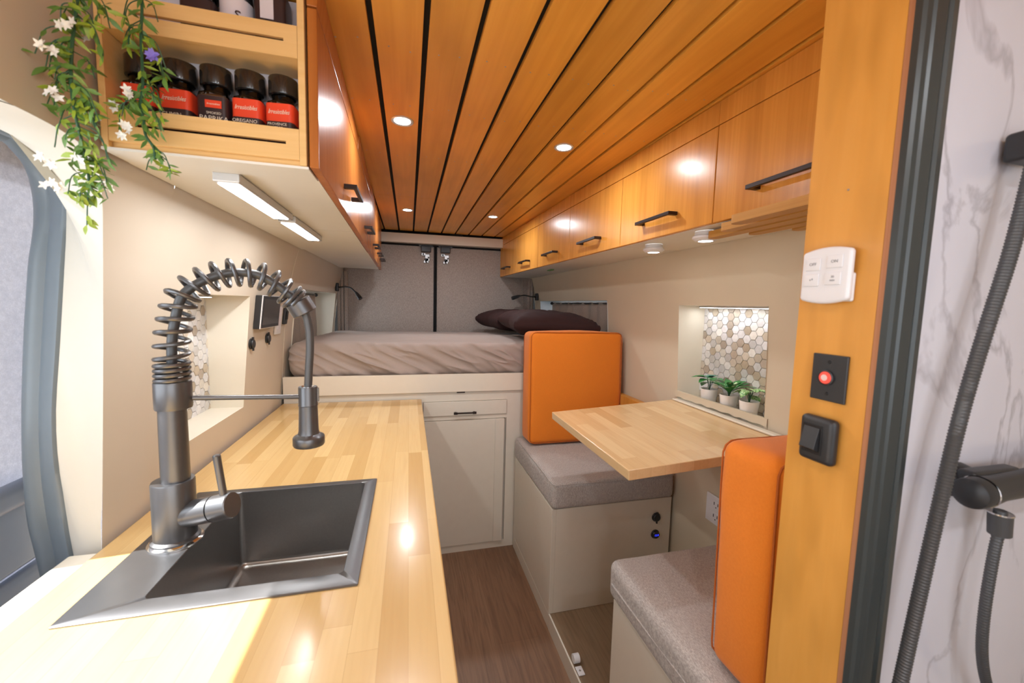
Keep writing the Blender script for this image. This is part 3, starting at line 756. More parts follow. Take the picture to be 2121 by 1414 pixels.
def jar(x, yc, z, label, names, fill, red, group, rot=0.0, h=.158, s=.0245):
    t = thing('spice_jar', label, 'jar', (x, yc, z), group); t.rotation_euler.z = 0
    f = h/.158
    def sq(r, zz, k=.35): return [Vector((x, yc, z+zz)) + Matrix.Rotation(rot, 3, 'Z') @ (p) for p in rrect(-r, r, -r, r, r*k, 0, 4)]
    b = MB(); vs = b.grid([sq(s*.9, .002), sq(s, .006), sq(s, .092*f+.004), sq(s*.95, .101*f), sq(s*.80, .106*f, .9), sq(s*.78, .121*f, .95)], True)
    b.bm.faces.new(vs[0][::-1]); b.build('glass', 'glass', t)
    b = MB(); vs = b.grid([sq(s*.86, .004), sq(s*.93, .008), sq(s*.93, .096*f), sq(s*.7, .101*f, .8)], True); b.bm.faces.new(vs[0][::-1]); b.bm.faces.new(vs[-1]); b.build('contents', fill, t)
    b = MB(); b.lathe([(s*.86, .116*f), (s*1.03, .117*f), (s*1.05, .119*f), (s*1.05, .1475*f), (s*1.01, .1495*f), (s*.95, .150*f), (0, .150*f)], (x, yc, z), n=30, cap=False); b.build('lid', 'lid', t)
    # label wraps the front and sides
    def band(za, zb, mat, name):
        ring = lambda zz: [p + (p-Vector((x, yc, p.z))).normalized()*.0006 for p in sq(s, zz)]
        a_, c_ = ring(za), ring(zb); keep = [i for i in range(len(a_)) if (Matrix.Rotation(-rot, 3, 'Z') @ (a_[i]-Vector((x, yc, z)))).y < s*.75]
        keep = keep[keep.index(min(keep, key=lambda i: (a_[i]-Vector((x-s, yc+s, z))).length)):] + keep[:keep.index(min(keep, key=lambda i: (a_[i]-Vector((x-s, yc+s, z))).length))]
        b = MB(); b.grid([[a_[i] for i in keep], [c_[i] for i in keep]]); return b.build(name, mat, t)
    band(.008, .064 if red else .094*f, 'dlabel', 'label')
    if red: band(.0642, .097*f, 'red', 'label')
    fr = Matrix.Rotation(rot, 3, 'Z'); xa = fr @ Vector((1, 0, 0)); org = Vector((x, yc, z)) + fr @ Vector((0, -s-.001, 0))
    for body, size, dz, dx, mat, sh in names: text(body, size, mat, frame(org + Vector((0, 0, dz)) + xa*dx, xa, (0, 0, 1)) @ Matrix.Diagonal((.72 if body == IR else 1, 1, 1, 1)), t, shear=sh)
    return t
zj = 1.680; yj = .897
G = 'spice jars on the lower shelf of the rack'
jar(-.461, yj, zj, 'black-lidded spice jar with red band behind the vine, at the rack corner', [(IR, .0112, .081, 0, 'print', .4)], 'spiceg', True, G, .05)
jar(-.404, yj, zj, 'cumin jar with red label band and black lid', [(IR, .0112, .081, 0, 'print', .4), ('CUMIN', .0095, .0535, -.004, 'print', 0)], 'spiceb', True, G, -.05)
t = jar(-.347, yj, zj, 'smoked paprika jar with dark label, orange panel and black lid', [('SMOKED', .006, .064, .003, 'print', 0), ('PAPRIKA', .0120, .0545, .003, 'print', 0)], 'spiceb', False, G, .0)
b = MB(); b.box(-.357, -.331, yj-.0265, yj-.0252, zj+.073, zj+.086); b.build('panel', 'red', t, smooth=False); text(IR, .0045, 'print', frame((-.344, yj-.0266, zj+.0795), (1, 0, 0), (0, 0, 1)), t, shear=.3)
jar(-.291, yj, zj, 'oregano jar with red label band and black lid', [(IR, .0112, .081, 0, 'print', .4), ('OREGANO', .0085, .0575, -.002, 'print', 0), ('ORIGAN', .0085, .049, -.003, 'print', 0)], 'spiceg', True, G, -.06)
jar(-.235, yj, zj, 'provence herbs jar with red label band, at the aisle end of the shelf', [(IR, .0112, .081, 0, 'print', .4), ('PROVENCE\nHERBS\nHERBES DE', .0068, .052, -.003, 'print', 0)], 'spiceg', True, G, -.12)
G = 'jars on the upper shelf of the rack'
zj2 = 1.8640
jar(-.366, yj, zj2, 'dark labelled jar on the upper rack shelf behind the vine side', [], 'spiceg', False, G, .05, .12, .026)
t = thing('spice_jar', 'white labelled jar in the middle of the upper rack shelf', 'jar', (-.309, yj, zj2), G)
b = MB(); b.lathe([(0, .0), (.026, .0), (.0275, .004), (.0275, .085), (.02, .092), (0, .092)], (-.309, yj, zj2), n=30, cap=False); b.build('body', 'wlabel', t)
b = MB(); b.lathe([(0, .092), (.026, .092), (.026, .125), (0, .126)], (-.309, yj, zj2), n=30, cap=False); b.build('lid', 'lid', t)
text('S', .024, 'dlabel', frame((-.299, yj-.0285, zj2+.052), (1, .35, 0), (0, 0, 1)), t)
t = thing('spice_jar', 'dark square bottle with a small white sticker on the upper rack shelf', 'jar', (-.249, yj, zj2), G)
b = MB(); b.rbox(-.275, -.223, yj-.025, yj+.025, zj2, zj2+.115, .006, 2); b.build('body', 'dlabel', t)
b = MB(); b.box(-.264, -.242, yj-.0262, yj-.0252, zj2+.058, zj2+.092); b.build('sticker', 'wlabel', t, smooth=False)
b = MB(); b.lathe([(0, .1155), (.018, .1155), (.018, .13), (0, .13)], (-.249, yj, zj2), n=20, cap=False); b.build('lid', 'lid', t)

# ------------------------------------------------------------------ hanging vines
def leaf(b, p, d, ln, wd, curl, up):
    d = d.normalized(); sd = d.cross(up)
    if sd.length < .05: sd = d.cross(Vector((1, .3, 0)))
    sd.normalize(); nn = sd.cross(d).normalized()
    rows = []
    for t, w in ((0, .06), (.2, .6), (.45, 1), (.7, .75), (.9, .3), (1, .03)):
        c = p + d*ln*t - nn*(curl*ln*t*t); fold = .25*w*wd
        rows.append([c + sd*wd*w*.5 + nn*fold*.4, c, c - sd*wd*w*.5 + nn*fold*.4])
    b.grid(rows)
def flower(parent, p, rr, mat, s=.008):
    b = MB(); fx_ = Vector((rr.uniform(-.5, .5), -1, rr.uniform(-.6, .4))).normalized(); u = fx_.orthogonal().normalized(); w = fx_.cross(u)
    a0 = rr.uniform(0, 6)
    for k in range(5):
        a = a0 + 2*PI*k/5; d = u*math.cos(a) + w*math.sin(a)
        leaf(b, p, d + fx_*.35, s*1.25, s*.70, .15, fx_)
    bmesh.ops.translate(b.bm, verts=b.bm.verts, vec=(0, 0, 0))
    b.build('flower', mat, parent)
def vine(label, path, nleaf, spread, flowers, seed, purple=None, tips=()):
    rr = random.Random(seed)
    t = thing('hanging_vine', label, 'plant', path[0], 'artificial vines hanging from the rack')
    main = spline(path, 10); sb = MB(); sb.tube(main, .0021, 6)
    lb, yb_ = MB(), MB(); n = len(main)
    stems = [main]
    for k in range(int(nleaf/9)):
        i = int(rr.uniform(.02, .97)*n); p = main[i]; sg = rr.choice((-1, 1)); ln = rr.uniform(.4, 1)*spread*(1-.35*i/n)
        q = p + Vector((sg*ln*.6, rr.uniform(-.3, .3)*ln, -.35*ln)); r_ = q + Vector((sg*ln*.25, rr.uniform(-.15, .15)*ln, -.9*ln))
        st = spline([p, q, r_], 5); sb.tube(st, .0008, 5); stems.append(st)
    for k in range(nleaf):
        st = rr.choice(stems) if rr.random() < .75 else main
        f = rr.random()**.8 if st is not main else rr.random(); i = min(len(st)-1, int(f*len(st))); p = st[i]
        d = Vector((rr.uniform(-1, 1), rr.uniform(-.6, .6), rr.uniform(-1.1, .15)))
        ln = rr.uniform(.012, .024)
        leaf(lb if rr.random() < .62 else yb_, p, d, ln, ln*rr.uniform(.22, .40), rr.uniform(-.2, .5), Vector((rr.uniform(-.4, .4), -1, rr.uniform(-.2, .6))))
    for tx in tips:
        st = spline(tx, 5); sb.tube(st, .0009, 5)
        for k in range(4):
            d = Vector((rr.uniform(-1, 1), rr.uniform(-.5, .5), -.8)); leaf(yb_, st[-1-k], d, .016, .007, .3, Vector((0, -1, .3)))
    sb.build('stem', 'stem', t)
    lb.build('leaves', 'leaf', t, kind='stuff'); yb_.build('leaves', 'leafy', t, kind='stuff')
    for p in flowers:
        for k in range(2): flower(t, p + Vector((rr.uniform(-.006, .006), -.008, rr.uniform(-.006, .006))), rr, 'petal', .0062)
    if purple is not None:
        for k in range(3): flower(t, purple + Vector((rr.uniform(-.006, .006), -.008, rr.uniform(-.005, .005))), rr, 'purple', .008)
def atW(p, off=.045):
    d = ray(*p); t = .7/d.y
    for _ in range(20):
        q = O + d*t; t = (xl(min(q.z, 2.1))+off)/d.x
    return O + d*t
pp = lambda l, y: [atW(p) if y is None else atY(p, y) for p in l]
tipL = [pp(l, None) for l in (((185, 385), (195, 395), (196, 412)), ((185, 385), (168, 398), (166, 410)), ((183, 390), (181, 430), (180, 466)))]
vine('large white-flowered green vine against the wall beside the rack', pp([(168, -40), (158, 20), (150, 90), (147, 160), (150, 200), (157, 240), (165, 275), (176, 320), (184, 365), (185, 388)], None), 330, .050,
     pp([(135, 55), (155, 60), (178, 72), (190, 82), (100, 92), (115, 105), (118, 190), (130, 200), (180, 242), (200, 246), (95, 335), (112, 345), (112, 385), (130, 392), (235, 385), (170, 332)], None), 11, None, tipL)
VY2 = .802
vine('slim green vine with a violet bloom in front of the spice jars', pp([(293, -40), (294, 20), (292, 70), (294, 120), (296, 170), (292, 215), (298, 250), (302, 280), (318, 305), (322, 330)], VY2), 190, .045,
     pp([(270, 197), (282, 205), (235, 222), (245, 230), (272, 262), (282, 270), (262, 290)], VY2), 23, atY((315, 122), VY2))

# ------------------------------------------------------------------ lamps
def area(name, loc, size, power, rot=(0, 0, 0), col=(1, .97, .93), sy=None, spread=None, shape=None):
    l = bpy.data.lights.new(name, 'AREA'); l.energy = power; l.color = col; l.size = size
    l.shape = shape or ('RECTANGLE' if sy else 'DISK')
    if sy: l.size_y = sy
    if spread: l.spread = spread
    o = bpy.data.objects.new(name, l); C.objects.link(o); o.location = loc; o.rotation_euler = rot; return o
for k, (ya, yb, w) in enumerate(((.935, 1.318, .048), (1.345, 1.722, .048))):
    t = thing('under_cabinet_light', f'lit slim light bar under the cabinet, {"near the spice rack" if k == 0 else "further along toward the bed"}', 'lamp', (-.353, (ya+yb)/2, 1.66), 'light bars above the worktop')
    x0, x1 = -.377, -.329
    b = MB(); b.box(x0, x1, ya, yb, 1.640, 1.6595); b.build('housing', 'alu', t, smooth=False, bevel=.003)
    b = MB(); b.box(x0+.005, x1-.005, ya+.012, yb-.028, 1.6375, 1.6405); b.build('diffuser', 'led', t, smooth=False, bevel=.001)
    b = MB(); b.lathe([(.004, 1.637), (.004, 1.6405)], (-.36, yb-.014, 0), n=10); b.build('switch', 'blackp', t)
    area('led_bar', (-.353, (ya+yb)/2, 1.634), .036, 1.5, sy=yb-ya-.05, col=(.97, .97, .96))
DL = [(-.022, 1.406, 'over the worktop side, nearer the spice rack'), (.556, 1.445, 'over the dining side, nearer the table'), (-.01, 2.691, 'at the bed end, on the worktop side'), (.544, 2.684, 'at the bed end, on the dining side')]
for (x, y, lb) in DL + [(-.02, -.32, None), (.40, -.32, None)]:  # last two are extra unseen lamps, set back to keep glints off the worktop
    if lb:
        t = thing('ceiling_downlight', f'round lit downlight in the plank ceiling, {lb}', 'lamp', (x, y, 2.0), 'downlights in the plank ceiling')
        b = MB(); b.lathe([(.0265, 1.9975), (.034, 1.9955), (.036, 1.9975), (.036, 1.9997), (.0265, 1.9997)], (x, y, 0), n=32, cap=False); b.build('trim_ring', 'alu', t)
        b = MB(); b.lathe([(0, 1.9965), (.0262, 1.9972), (.0262, 1.9994), (0, 1.9996)], (x, y, 0), n=32, cap=False); b.build('lens', 'down', t)
    area('downlight', (x, y, 1.993), .05, 3.0, col=(.90, .95, 1))
for k, px in enumerate(((1354, 516), (1462, 491))):
    p = atZ(px, 1.645); x, y = p.x, p.y
    t = thing('puck_spotlight', f'white round puck light under the cabinet, {"further from the post" if k == 0 else "touching the stepped wood slats"}', 'lamp', (x, y, 1.662), 'puck lights under the overhead cabinets')
    b = MB(); b.lathe([(.033, 1.6615), (.034, 1.650), (.040, 1.646), (.040, 1.640), (.030, 1.632), (.022, 1.6315)], (x, y, 0), n=36, cap=False); b.build('housing', 'wplastic', t)
    b = MB(); b.lathe([(0, 1.6325), (.010, 1.6325), (.022, 1.632)], (x, y, 0), n=28, cap=False); b.build('lens', 'puck', t)
    area('puck', (x, y, 1.629), .035, .2)
# niche strips
for (x, ya, yb, z) in ((-.640, 1.42, 1.54, 1.418), (1.27, 1.13, 1.53, 1.428)):
    t = thing('niche_light', 'slim light strip at the top of the ' + ('worktop' if x < 0 else 'plant') + ' niche', 'lamp', (x, (ya+yb)/2, z), 'light strips in the tiled niches')
    b = MB(); b.box(x-.008, x+.008, ya, yb, z-.006, z+.001); b.build('channel', 'alu', t, smooth=False)
    b = MB(); b.box(x-.006, x+.006, ya+.004, yb-.004, z-.0075, z-.006); b.build('diffuser', 'led', t, smooth=False)
    area('niche', (x, (ya+yb)/2, z-.010), .012, .30 if x < 0 else .26, sy=yb-ya-.02, col=(.96, .98, 1))

# ------------------------------------------------------------------ left wall fittings
def wx(z): return xl(z)
t = thing('touch_screen', 'dark touch screen panel with white edge on the wall past the niche', 'screen', (wx(1.36), 1.86, 1.29))
b = MB(); b.hexa([(wx(1.295)+.001, 1.745, 1.293), (wx(1.295)+.022, 1.745, 1.293), (wx(1.295)+.022, 1.965, 1.293), (wx(1.295)+.001, 1.965, 1.293), (wx(1.42)+.001, 1.745, 1.425), (wx(1.42)+.022, 1.745, 1.425), (wx(1.42)+.022, 1.965, 1.425), (wx(1.42)+.001, 1.965, 1.425)]); b.build('back_box', 'blackp', t, smooth=False, bevel=.002)
def skew(x, y0, y1, z0, z1, th): return [(wx(z0)+x, y0, z0), (wx(z0)+x+th, y0, z0), (wx(z0)+x+th, y1, z0), (wx(z0)+x, y1, z0), (wx(z1)+x, y0, z1), (wx(z1)+x+th, y0, z1), (wx(z1)+x+th, y1, z1), (wx(z1)+x, y1, z1)]
b = MB(); b.hexa(skew(.0225, 1.745, 1.965, 1.293, 1.425, .004)); b.build('bezel', 'wplastic', t, smooth=False, bevel=.001)
b = MB(); b.hexa(skew(.0268, 1.749, 1.961, 1.296, 1.422, .0015)); b.build('glass', 'blackp', t, smooth=False)
b = MB(); b.hexa(skew(.0284, 1.757, 1.953, 1.308, 1.410, .0004)); b.build('display', 'screen', t, smooth=False)
t = thing('switch_strip', 'white narrow switch strip beside the touch screen', 'switch', (wx(1.31), 2.03, 1.25))
b = MB(); b.hexa(skew(.001, 2.0, 2.07, 1.252, 1.378, .009)); b.build('plate', 'wplastic', t, smooth=False, bevel=.002)
for k in range(5):
    b = MB(); z = 1.275+k*.019; b.hexa(skew(.0102, 2.02, 2.05, z, z+.014, .002)); b.build('button', 'wlabel', t, smooth=False, bevel=.001)
t = thing('rocker_switch', 'black rocker switch on the wall at the foot of the bed', 'switch', (wx(1.33), 2.13, 1.29))
b = MB(); b.hexa(skew(.001, 2.11, 2.155, 1.292, 1.378, .012)); b.build('plate', 'blackp', t, smooth=False, bevel=.004)
b = MB(); b.hexa(skew(.0132, 2.12, 2.145, 1.315, 1.355, .004)); b.build('rocker', 'black', t, smooth=False, bevel=.002)
def socket12(name, label, o, ax, grp, mat='blackp', lid=True):
    t = thing(name, label, 'socket', o, grp)
    x, y, z = o
    s = 1 if ax == 'x' else -1
    b = MB()
    pr = [(.021, 0), (.021, .004), (.019, .006), (.0, .006)]
    b.lathe([(r, s*h) for r, h in pr], o, ax, 28, cap=False); b.build('socket_ring', mat, t)
    b = MB(); b.lathe([(r, s*h) for r, h in ((.017, .0065), (.018, .009), (.016, .0125), (0, .013))], o, ax, 28, cap=False)
    if lid:
        if ax == 'x': b.box(x+.006, x+.0115, y-.005, y+.005, z+.015, z+.026); b.box(x+.006, x+.0115, y-.003, y+.003, z-.027, z-.015)
        else: b.box(x-.005, x+.005, y-.0115, y-.006, z+.015, z+.026); b.box(x-.003, x+.003, y-.0115, y-.006, z-.027, z-.015)
        b.build('cover', mat, t)
    else: b.build('face', 'screen', t)
    return t
socket12('charging_socket', 'black round socket with closed cover under the touch screen, nearer the niche', (wx(1.235)+.001, 1.735, 1.237), 'x', 'covered sockets under the touch screen')
socket12('charging_socket', 'black round socket with half open cover under the touch screen, nearer the bed', (wx(1.24)+.001, 1.915, 1.243), 'x', 'covered sockets under the touch screen')

# gooseneck reading lamps
def reading_lamp(label, base, side, pts):
    t = thing('reading_lamp', label, 'lamp', base, 'gooseneck reading lamps over the bed')
    b = MB(); x, y, z = base; b.rbox(min(x, x+side*.022), max(x, x+side*.022), y-.022, y+.022, z-.032, z+.032, .006, 3); b.build('mount', 'blackp', t)
    path = spline([Vector(base)+Vector((side*.02, 0, 0))] + pts[:-1], 8); b = MB(); b.tube(path, .0055, 10); b.build('gooseneck', 'blackp', t)
    a, c = pts[-2], pts[-1]; d = (c-a).normalized(); b = MB(); b.tube([a-d*.01, a, a+d*.02, c-d*.01, c], [.006, .010, .014, .017, .016], 18); b.build('lamp_head', 'blackp', t)
reading_lamp('black gooseneck reading lamp on the wall past the tap', (wx(1.515)+.001, 3.38, 1.518), 1, [Vector((-.47, 3.30, 1.520)), Vector((-.425, 3.25, 1.51)), Vector((-.385, 3.22, 1.475)), Vector((-.352, 3.20, 1.43))])
reading_lamp('black gooseneck reading lamp above the dark pillows', (xr(1.49, 3.44)-.001, 3.44, 1.492), -1, [Vector((1.06, 3.42, 1.492)), Vector((.99, 3.41, 1.502)), Vector((.945, 3.41, 1.495)), Vector((.875, 3.40, 1.472))])
t = MB().rbox(.93, .955, 2.58, 2.66, 1.655, 1.6612, .002, 2).build('hanging_tag', 'green'); tag(t, 'small green tag stuck under the overhead cabinets', 'tag')

# ------------------------------------------------------------------ bed
t = thing('bed_base', 'bone white bed base with drawer and door across the van', 'bed', (.3, 2.6, 0))
b = MB(); b.box(-.60, 1.18, 2.147, 2.168, .932, 1.030); b.build('front_board', 'bedp', t, smooth=False, bevel=.002)
b = MB(); b.box(-.60, 1.14, 2.170, 3.52, .95, 1.0); b.build('slat_base', 'bedp', t, smooth=False)
b = MB()
b.box(-.60, .075, 2.160, 2.176, 0, .930); b.box(.54, 1.18, 2.160, 2.176, 0, .930); b.box(.075, .54, 2.160, 2.176, .879, .930); b.box(.075, .54, 2.160, 2.176, 0, .041); b.box(.075, .54, 2.160, 2.176, .773, .797)
b.box(.062, .08, 2.176, 3.5, 0, .93); b.box(.535, .553, 2.176, 3.5, 0, .93)
b.build('body', 'bench', t, smooth=False)
b = MB(); b.box(.077, .538, 2.152, 2.172, .799, .877); d = b.build('drawer', 'bench', t, smooth=False, bevel=.0015)
b = MB(); b.box(.24, .36, 2.128, 2.136, .812, .820); b.box(.243, .253, 2.134, 2.152, .812, .820); b.box(.347, .357, 2.134, 2.152, .812, .820); b.box(.238, .258, 2.127, 2.137, .810, .822); b.box(.342, .362, 2.127, 2.137, .810, .822); b.build('handle', 'bronze', d, smooth=False, bevel=.0012)
b = MB(); b.box(.077, .527, 2.154, 2.174, .043, .770); d = b.build('door', 'bench', t, smooth=False, bevel=.0015)
b = MB(); b.box(.474, .527, 2.149, 2.1535, .043, .770); b.build('door_stile', 'bench', d, smooth=False, bevel=.001)
b = MB(); b.box(.255, .30, 2.152, 2.16, .925, .931); b.build('catch', 'bronze', t, smooth=False)
def sheetfn(w, n, p):
    v = Vector((0, 0, 0))
    u = w.x*2.2 + (w.z-1.0)*3.5
    wr = .014*noise.noise((w.x*4.5 + (w.z)*9, w.z*3, 1.7)) + .011*(1-abs(noise.noise((w.x*6 + w.z*13, w.z*5+w.y*2, 4.1))))**5 + .007*(1-abs(noise.noise((w.x*11 + w.z*19, w.z*8, 7.7))))**6
    if n.y < -.3: v += Vector((0, -1, 0))*(wr*1.5)
    if n.z > .3:
        tp = .006*noise.noise((w.x*3, w.y*3, 9)) + .004*noise.noise((w.x*11, w.y*6, 2)); v += Vector((0, 0, tp + .012*(1-abs(p.x)**2)*0))
        v.z -= .030*max(0, (w.y-2.6))/.9
    return v
b = MB(); b.rbox(-.585, 1.13, 2.192, 3.49, 1.012, 1.198, .045, fn=sheetfn, m=(200, 80, 40))
t = b.build('mattress', 'sheet', ang=180); tag(t, 'mattress in a wrinkled mauve grey sheet on the bed base', 'mattress')
def pillow(label, c, rx, ry, rz, rot, seed):
    def fn(w, n, p):
        e = max(abs(p.x), abs(p.y))
        f = max(0, 1-e**3.0)**.55; cr = 1 + .06*(abs(p.x*p.y))
        q = Vector((p.x*rx*(1-.10*(1-abs(p.y))*abs(p.x)**4) , p.y*ry*(1-.10*(1-abs(p.x))*abs(p.y)**4), 0))
        zz = (p.z if abs(p.z) < 1 else (1 if p.z > 0 else -1))*rz*(f*.96+.04)
        zz += .010*f*noise.noise((p.x*1.5+seed, p.y*2, seed)) + .006*f*(1-abs(noise.noise((p.x*2+p.y*2.5+seed, p.y*2-p.x, 2))))**6
        return Vector((q.x, q.y, zz)) - w
    b = MB(); b.rbox(-1, 1, -1, 1, -1, 1, .02, fn=fn, m=(30, 30, 3))
    o = b.build('pillow', 'pillow', ang=180); o.location = c; o.rotation_euler = rot; o['label'] = label; o['category'] = 'pillow'; o['group'] = 'dark pillows on the bed'; return o
pillow('plum brown pillow lying behind the other one by the rear doors', (.835, 3.14, 1.292), .25, .31, .080, (.0, .0, .10), 2)
pillow('plum brown pillow just behind the far orange cushion', (.862, 2.475, 1.300), .265, .295, .080, (.03, .03, -.06), 5)

# ------------------------------------------------------------------ dinette
def softfn(amp, seed, puff=0, sc=4):
    def fn(w, n, p):
        d = amp*noise.noise((w.x*sc+seed, w.y*sc, w.z*sc)) + amp*.6*noise.noise((w.x*14+seed, w.y*14, w.z*9))
        d += puff*(1-p.x*p.x)*(1-p.y*p.y)*(1-p.z*p.z) if False else 0
        k = [abs(v) for v in p]; k.sort(); d += puff*(1-k[0]**2)*(1-k[1]**2)
        return n*d if n.z > -.3 else Vector((n.x*d, n.y*d, 0))
    return fn
def bench(label, y0, y1, x1):
    t = thing('bench', label, 'bench', (.9, (y0+y1)/2, .068), 'dinette benches')
    b = MB(); b.box(.594, .614, y0, y1, .0685, .545); b.box(.594, .5995, y0, y1, .0005, .0685) if y0 > 1.5 else None; b.box(.614, x1, y0, y0+.016, .0685, .545); b.box(.614, x1, y1-.016, y1, .0685, .545); b.box(.614, x1, y0+.016, y1-.016, .529, .545)
    b.build('box', 'bench', t, smooth=False, bevel=.0015); return t
tf = bench('off white bench box under the far seat cushion', 1.53, 2.142, 1.183); tn = bench('off white bench box nearest the wood post', .515, 1.0, 1.183)
tf['label'] = 'off white bench box against the bed base, with two round sockets'
t = thing('seat_cushion', 'grey tweed seat cushion under the far orange back cushion', 'cushion', (.89, 1.82, .546), 'grey tweed seat cushions')
b = MB(); b.rbox(.588, 1.180, 1.512, 2.138, .5475, .664, .022, fn=softfn(.003, 3, .003), m=(26, 26, 6)); b.build('cover', 'seat', t, ang=180)
b = MB(); b.tube(spline([(.592, y, .660+.001*math.sin(y*20)) for y in (2.12, 1.9, 1.7, 1.54)] + [(.60, 1.516, .660), (.62, 1.511, .660)] + [(x, 1.510, .660) for x in (.8, 1.0, 1.17)], 5), .0028, 6); b.build('piping', 'seat', t)
t = thing('seat_cushion', 'grey tweed seat cushion beside the wood post, with zip seam', 'cushion', (.89, .77, .546), 'grey tweed seat cushions')
b = MB(); b.rbox(.582, 1.180, .522, 1.022, .5475, .664, .026, fn=softfn(.0025, 9, .003), m=(26, 26, 6)); b.build('cover', 'seat', t, ang=180)
b = MB(); b.tube(spline([(.5795, y, .605+.004*math.sin(y*12)) for y in (.53, .65, .8, .95, .99)], 5), .0026, 6); b.build('zip_seam', 'seat', t)
def back_cushion(label, c, w, h, d, rot, seed):
    t = thing('back_cushion', label, 'cushion', c, 'orange back cushions'); t.rotation_euler = (0, 0, 0)
    q = Matrix.Rotation(rot[0], 3, 'X')
    sf = softfn(.0035, seed, .008, 5)
    def fn(w_, n, p):
        v = w_ + sf(w_, n, p); e = v - Vector(c); return Vector(c) + q @ e - w_
    b = MB(); b.rbox(c[0]-w/2, c[0]+w/2, c[1]-d/2, c[1]+d/2, c[2], c[2]+h, .026, fn=fn, m=(24, 8, 24)); b.build('cover', 'orange', t, ang=180)
    def E2(sy):
        y = c[1] + sy*(d/2-.006); r = .03; pts = []
        for (cx, cz, a0) in ((c[0]+w/2-r, c[2]+h-r, 0), (c[0]-w/2+r, c[2]+h-r, PI/2), (c[0]-w/2+r, c[2]+r, PI), (c[0]+w/2-r, c[2]+r, 1.5*PI)):
            for k in range(5):
                a = a0 + PI/2*k/4; pts.append(Vector((cx + (r-.0035)*math.cos(a), y, cz + (r-.0035)*math.sin(a))))
        pts.append(pts[0]); return [Vector(c) + q @ (p - Vector(c)) for p in pts]
    for sy in (-1, 1):
        b = MB(); b.tube(resample(E2(sy), 120), .0020, 6, False); b.build('piping', 'orangedark', t)
    return t
back_cushion('upright orange back cushion on the far bench, against the bed', (.885, 2.030, .674), .535, .60, .145, (-.04,), 1)
back_cushion('upright orange back cushion partly behind the wood post', (.875, .590, .674), .50, .475, .14, (-.02,), 6)
# table leaf: hinged on the wall, sagging a little to the aisle
t = thing('wall_table', 'maple butcher block table hinged to the wall under the plant niche', 'table', (1.19, 1.25, 1.0))
xA, zA, xB, zB = .587, .9655, 1.190, 1.0
th = .030
b = MB(); y0, y1 = .944, 1.556
sl = (zB-zA)/(xB-xA)
b.hexa([(xA+th*sl, y0, zA-th), (xB+th*sl, y0, zB-th), (xB+th*sl, y1, zB-th), (xA+th*sl, y1, zA-th), (xA, y0, zA), (xB, y0, zB), (xB, y1, zB), (xA, y1, zA)]); b.build('table_top', 'table', t, smooth=False, bevel=.0025)
b = MB(); b.box(1.166, 1.198, .96, 1.545, 1.0005, 1.005); b.tube([(1.168, .96, 1.004), (1.168, 1.545, 1.004)], .003, 8); b.build('hinge', 'cream', t, smooth=False)
b = MB(); b.box(1.150, 1.186, 1.72, 2.10, .872, .928); o = b.build('wall_batten', 'post', smooth=False, bevel=.002); tag(o, 'short wood batten on the wall behind the far orange cushion', 'batten')
socket12('charging_socket', 'black covered round socket on the far bench front', (1.104, 1.529, .457), 'y', 'sockets on the far bench front')
t = socket12('usb_socket', 'round socket with blue digits on the far bench front', (1.104, 1.529, .375), 'y', 'sockets on the far bench front', 'blackp', False)
text('12.8', .013, 'blue', frame((1.104, 1.5154, .375), (1, 0, 0), (0, 0, 1)), t, 'readout')
t = thing('power_outlet', 'white wall outlet under the table', 'outlet', (1.2, 1.28, .55))
b = MB(); b.box(1.1915, 1.1985, 1.215, 1.325, .553, .668); b.build('plate', 'wplastic', t, smooth=False, bevel=.002)
for z in (.585, .635):
    b = MB(); b.box(1.1900, 1.1914, 1.245, 1.295, z-.018, z+.018); s_ = b.build('receptacle', 'wplastic', t, smooth=False, bevel=.001)
    b = MB()
    for yy in (1.26, 1.28): b.box(1.1892, 1.1901, yy-.0015, yy+.0015, z-.002, z+.010)
    b.lathe([(.0025, 1.1892), (.0025, 1.1901)], (0, 1.27, z-.010), 'x', 10); b.build('slot', 'blackp', s_, smooth=False)
t = thing('door_catch', 'white plastic catch screwed on the raised floor', 'catch', (.615, 1.27, .068))
b = MB(); b.rbox(.603, .628, 1.225, 1.262, .069, .073, .001, 2); b.build('plate', 'wplastic', t, smooth=False)
b = MB(); b.lathe([(0, .604), (.016, .604), (.016, .627), (0, .627)], (0, 1.283, .0855), 'x', 24, cap=False); b.build('roller', 'wplastic', t)
b = MB(); b.lathe([(.0035, .0731), (.003, .0745)], (.615, 1.243, 0), n=12); b.build('screw', 'steel', t)

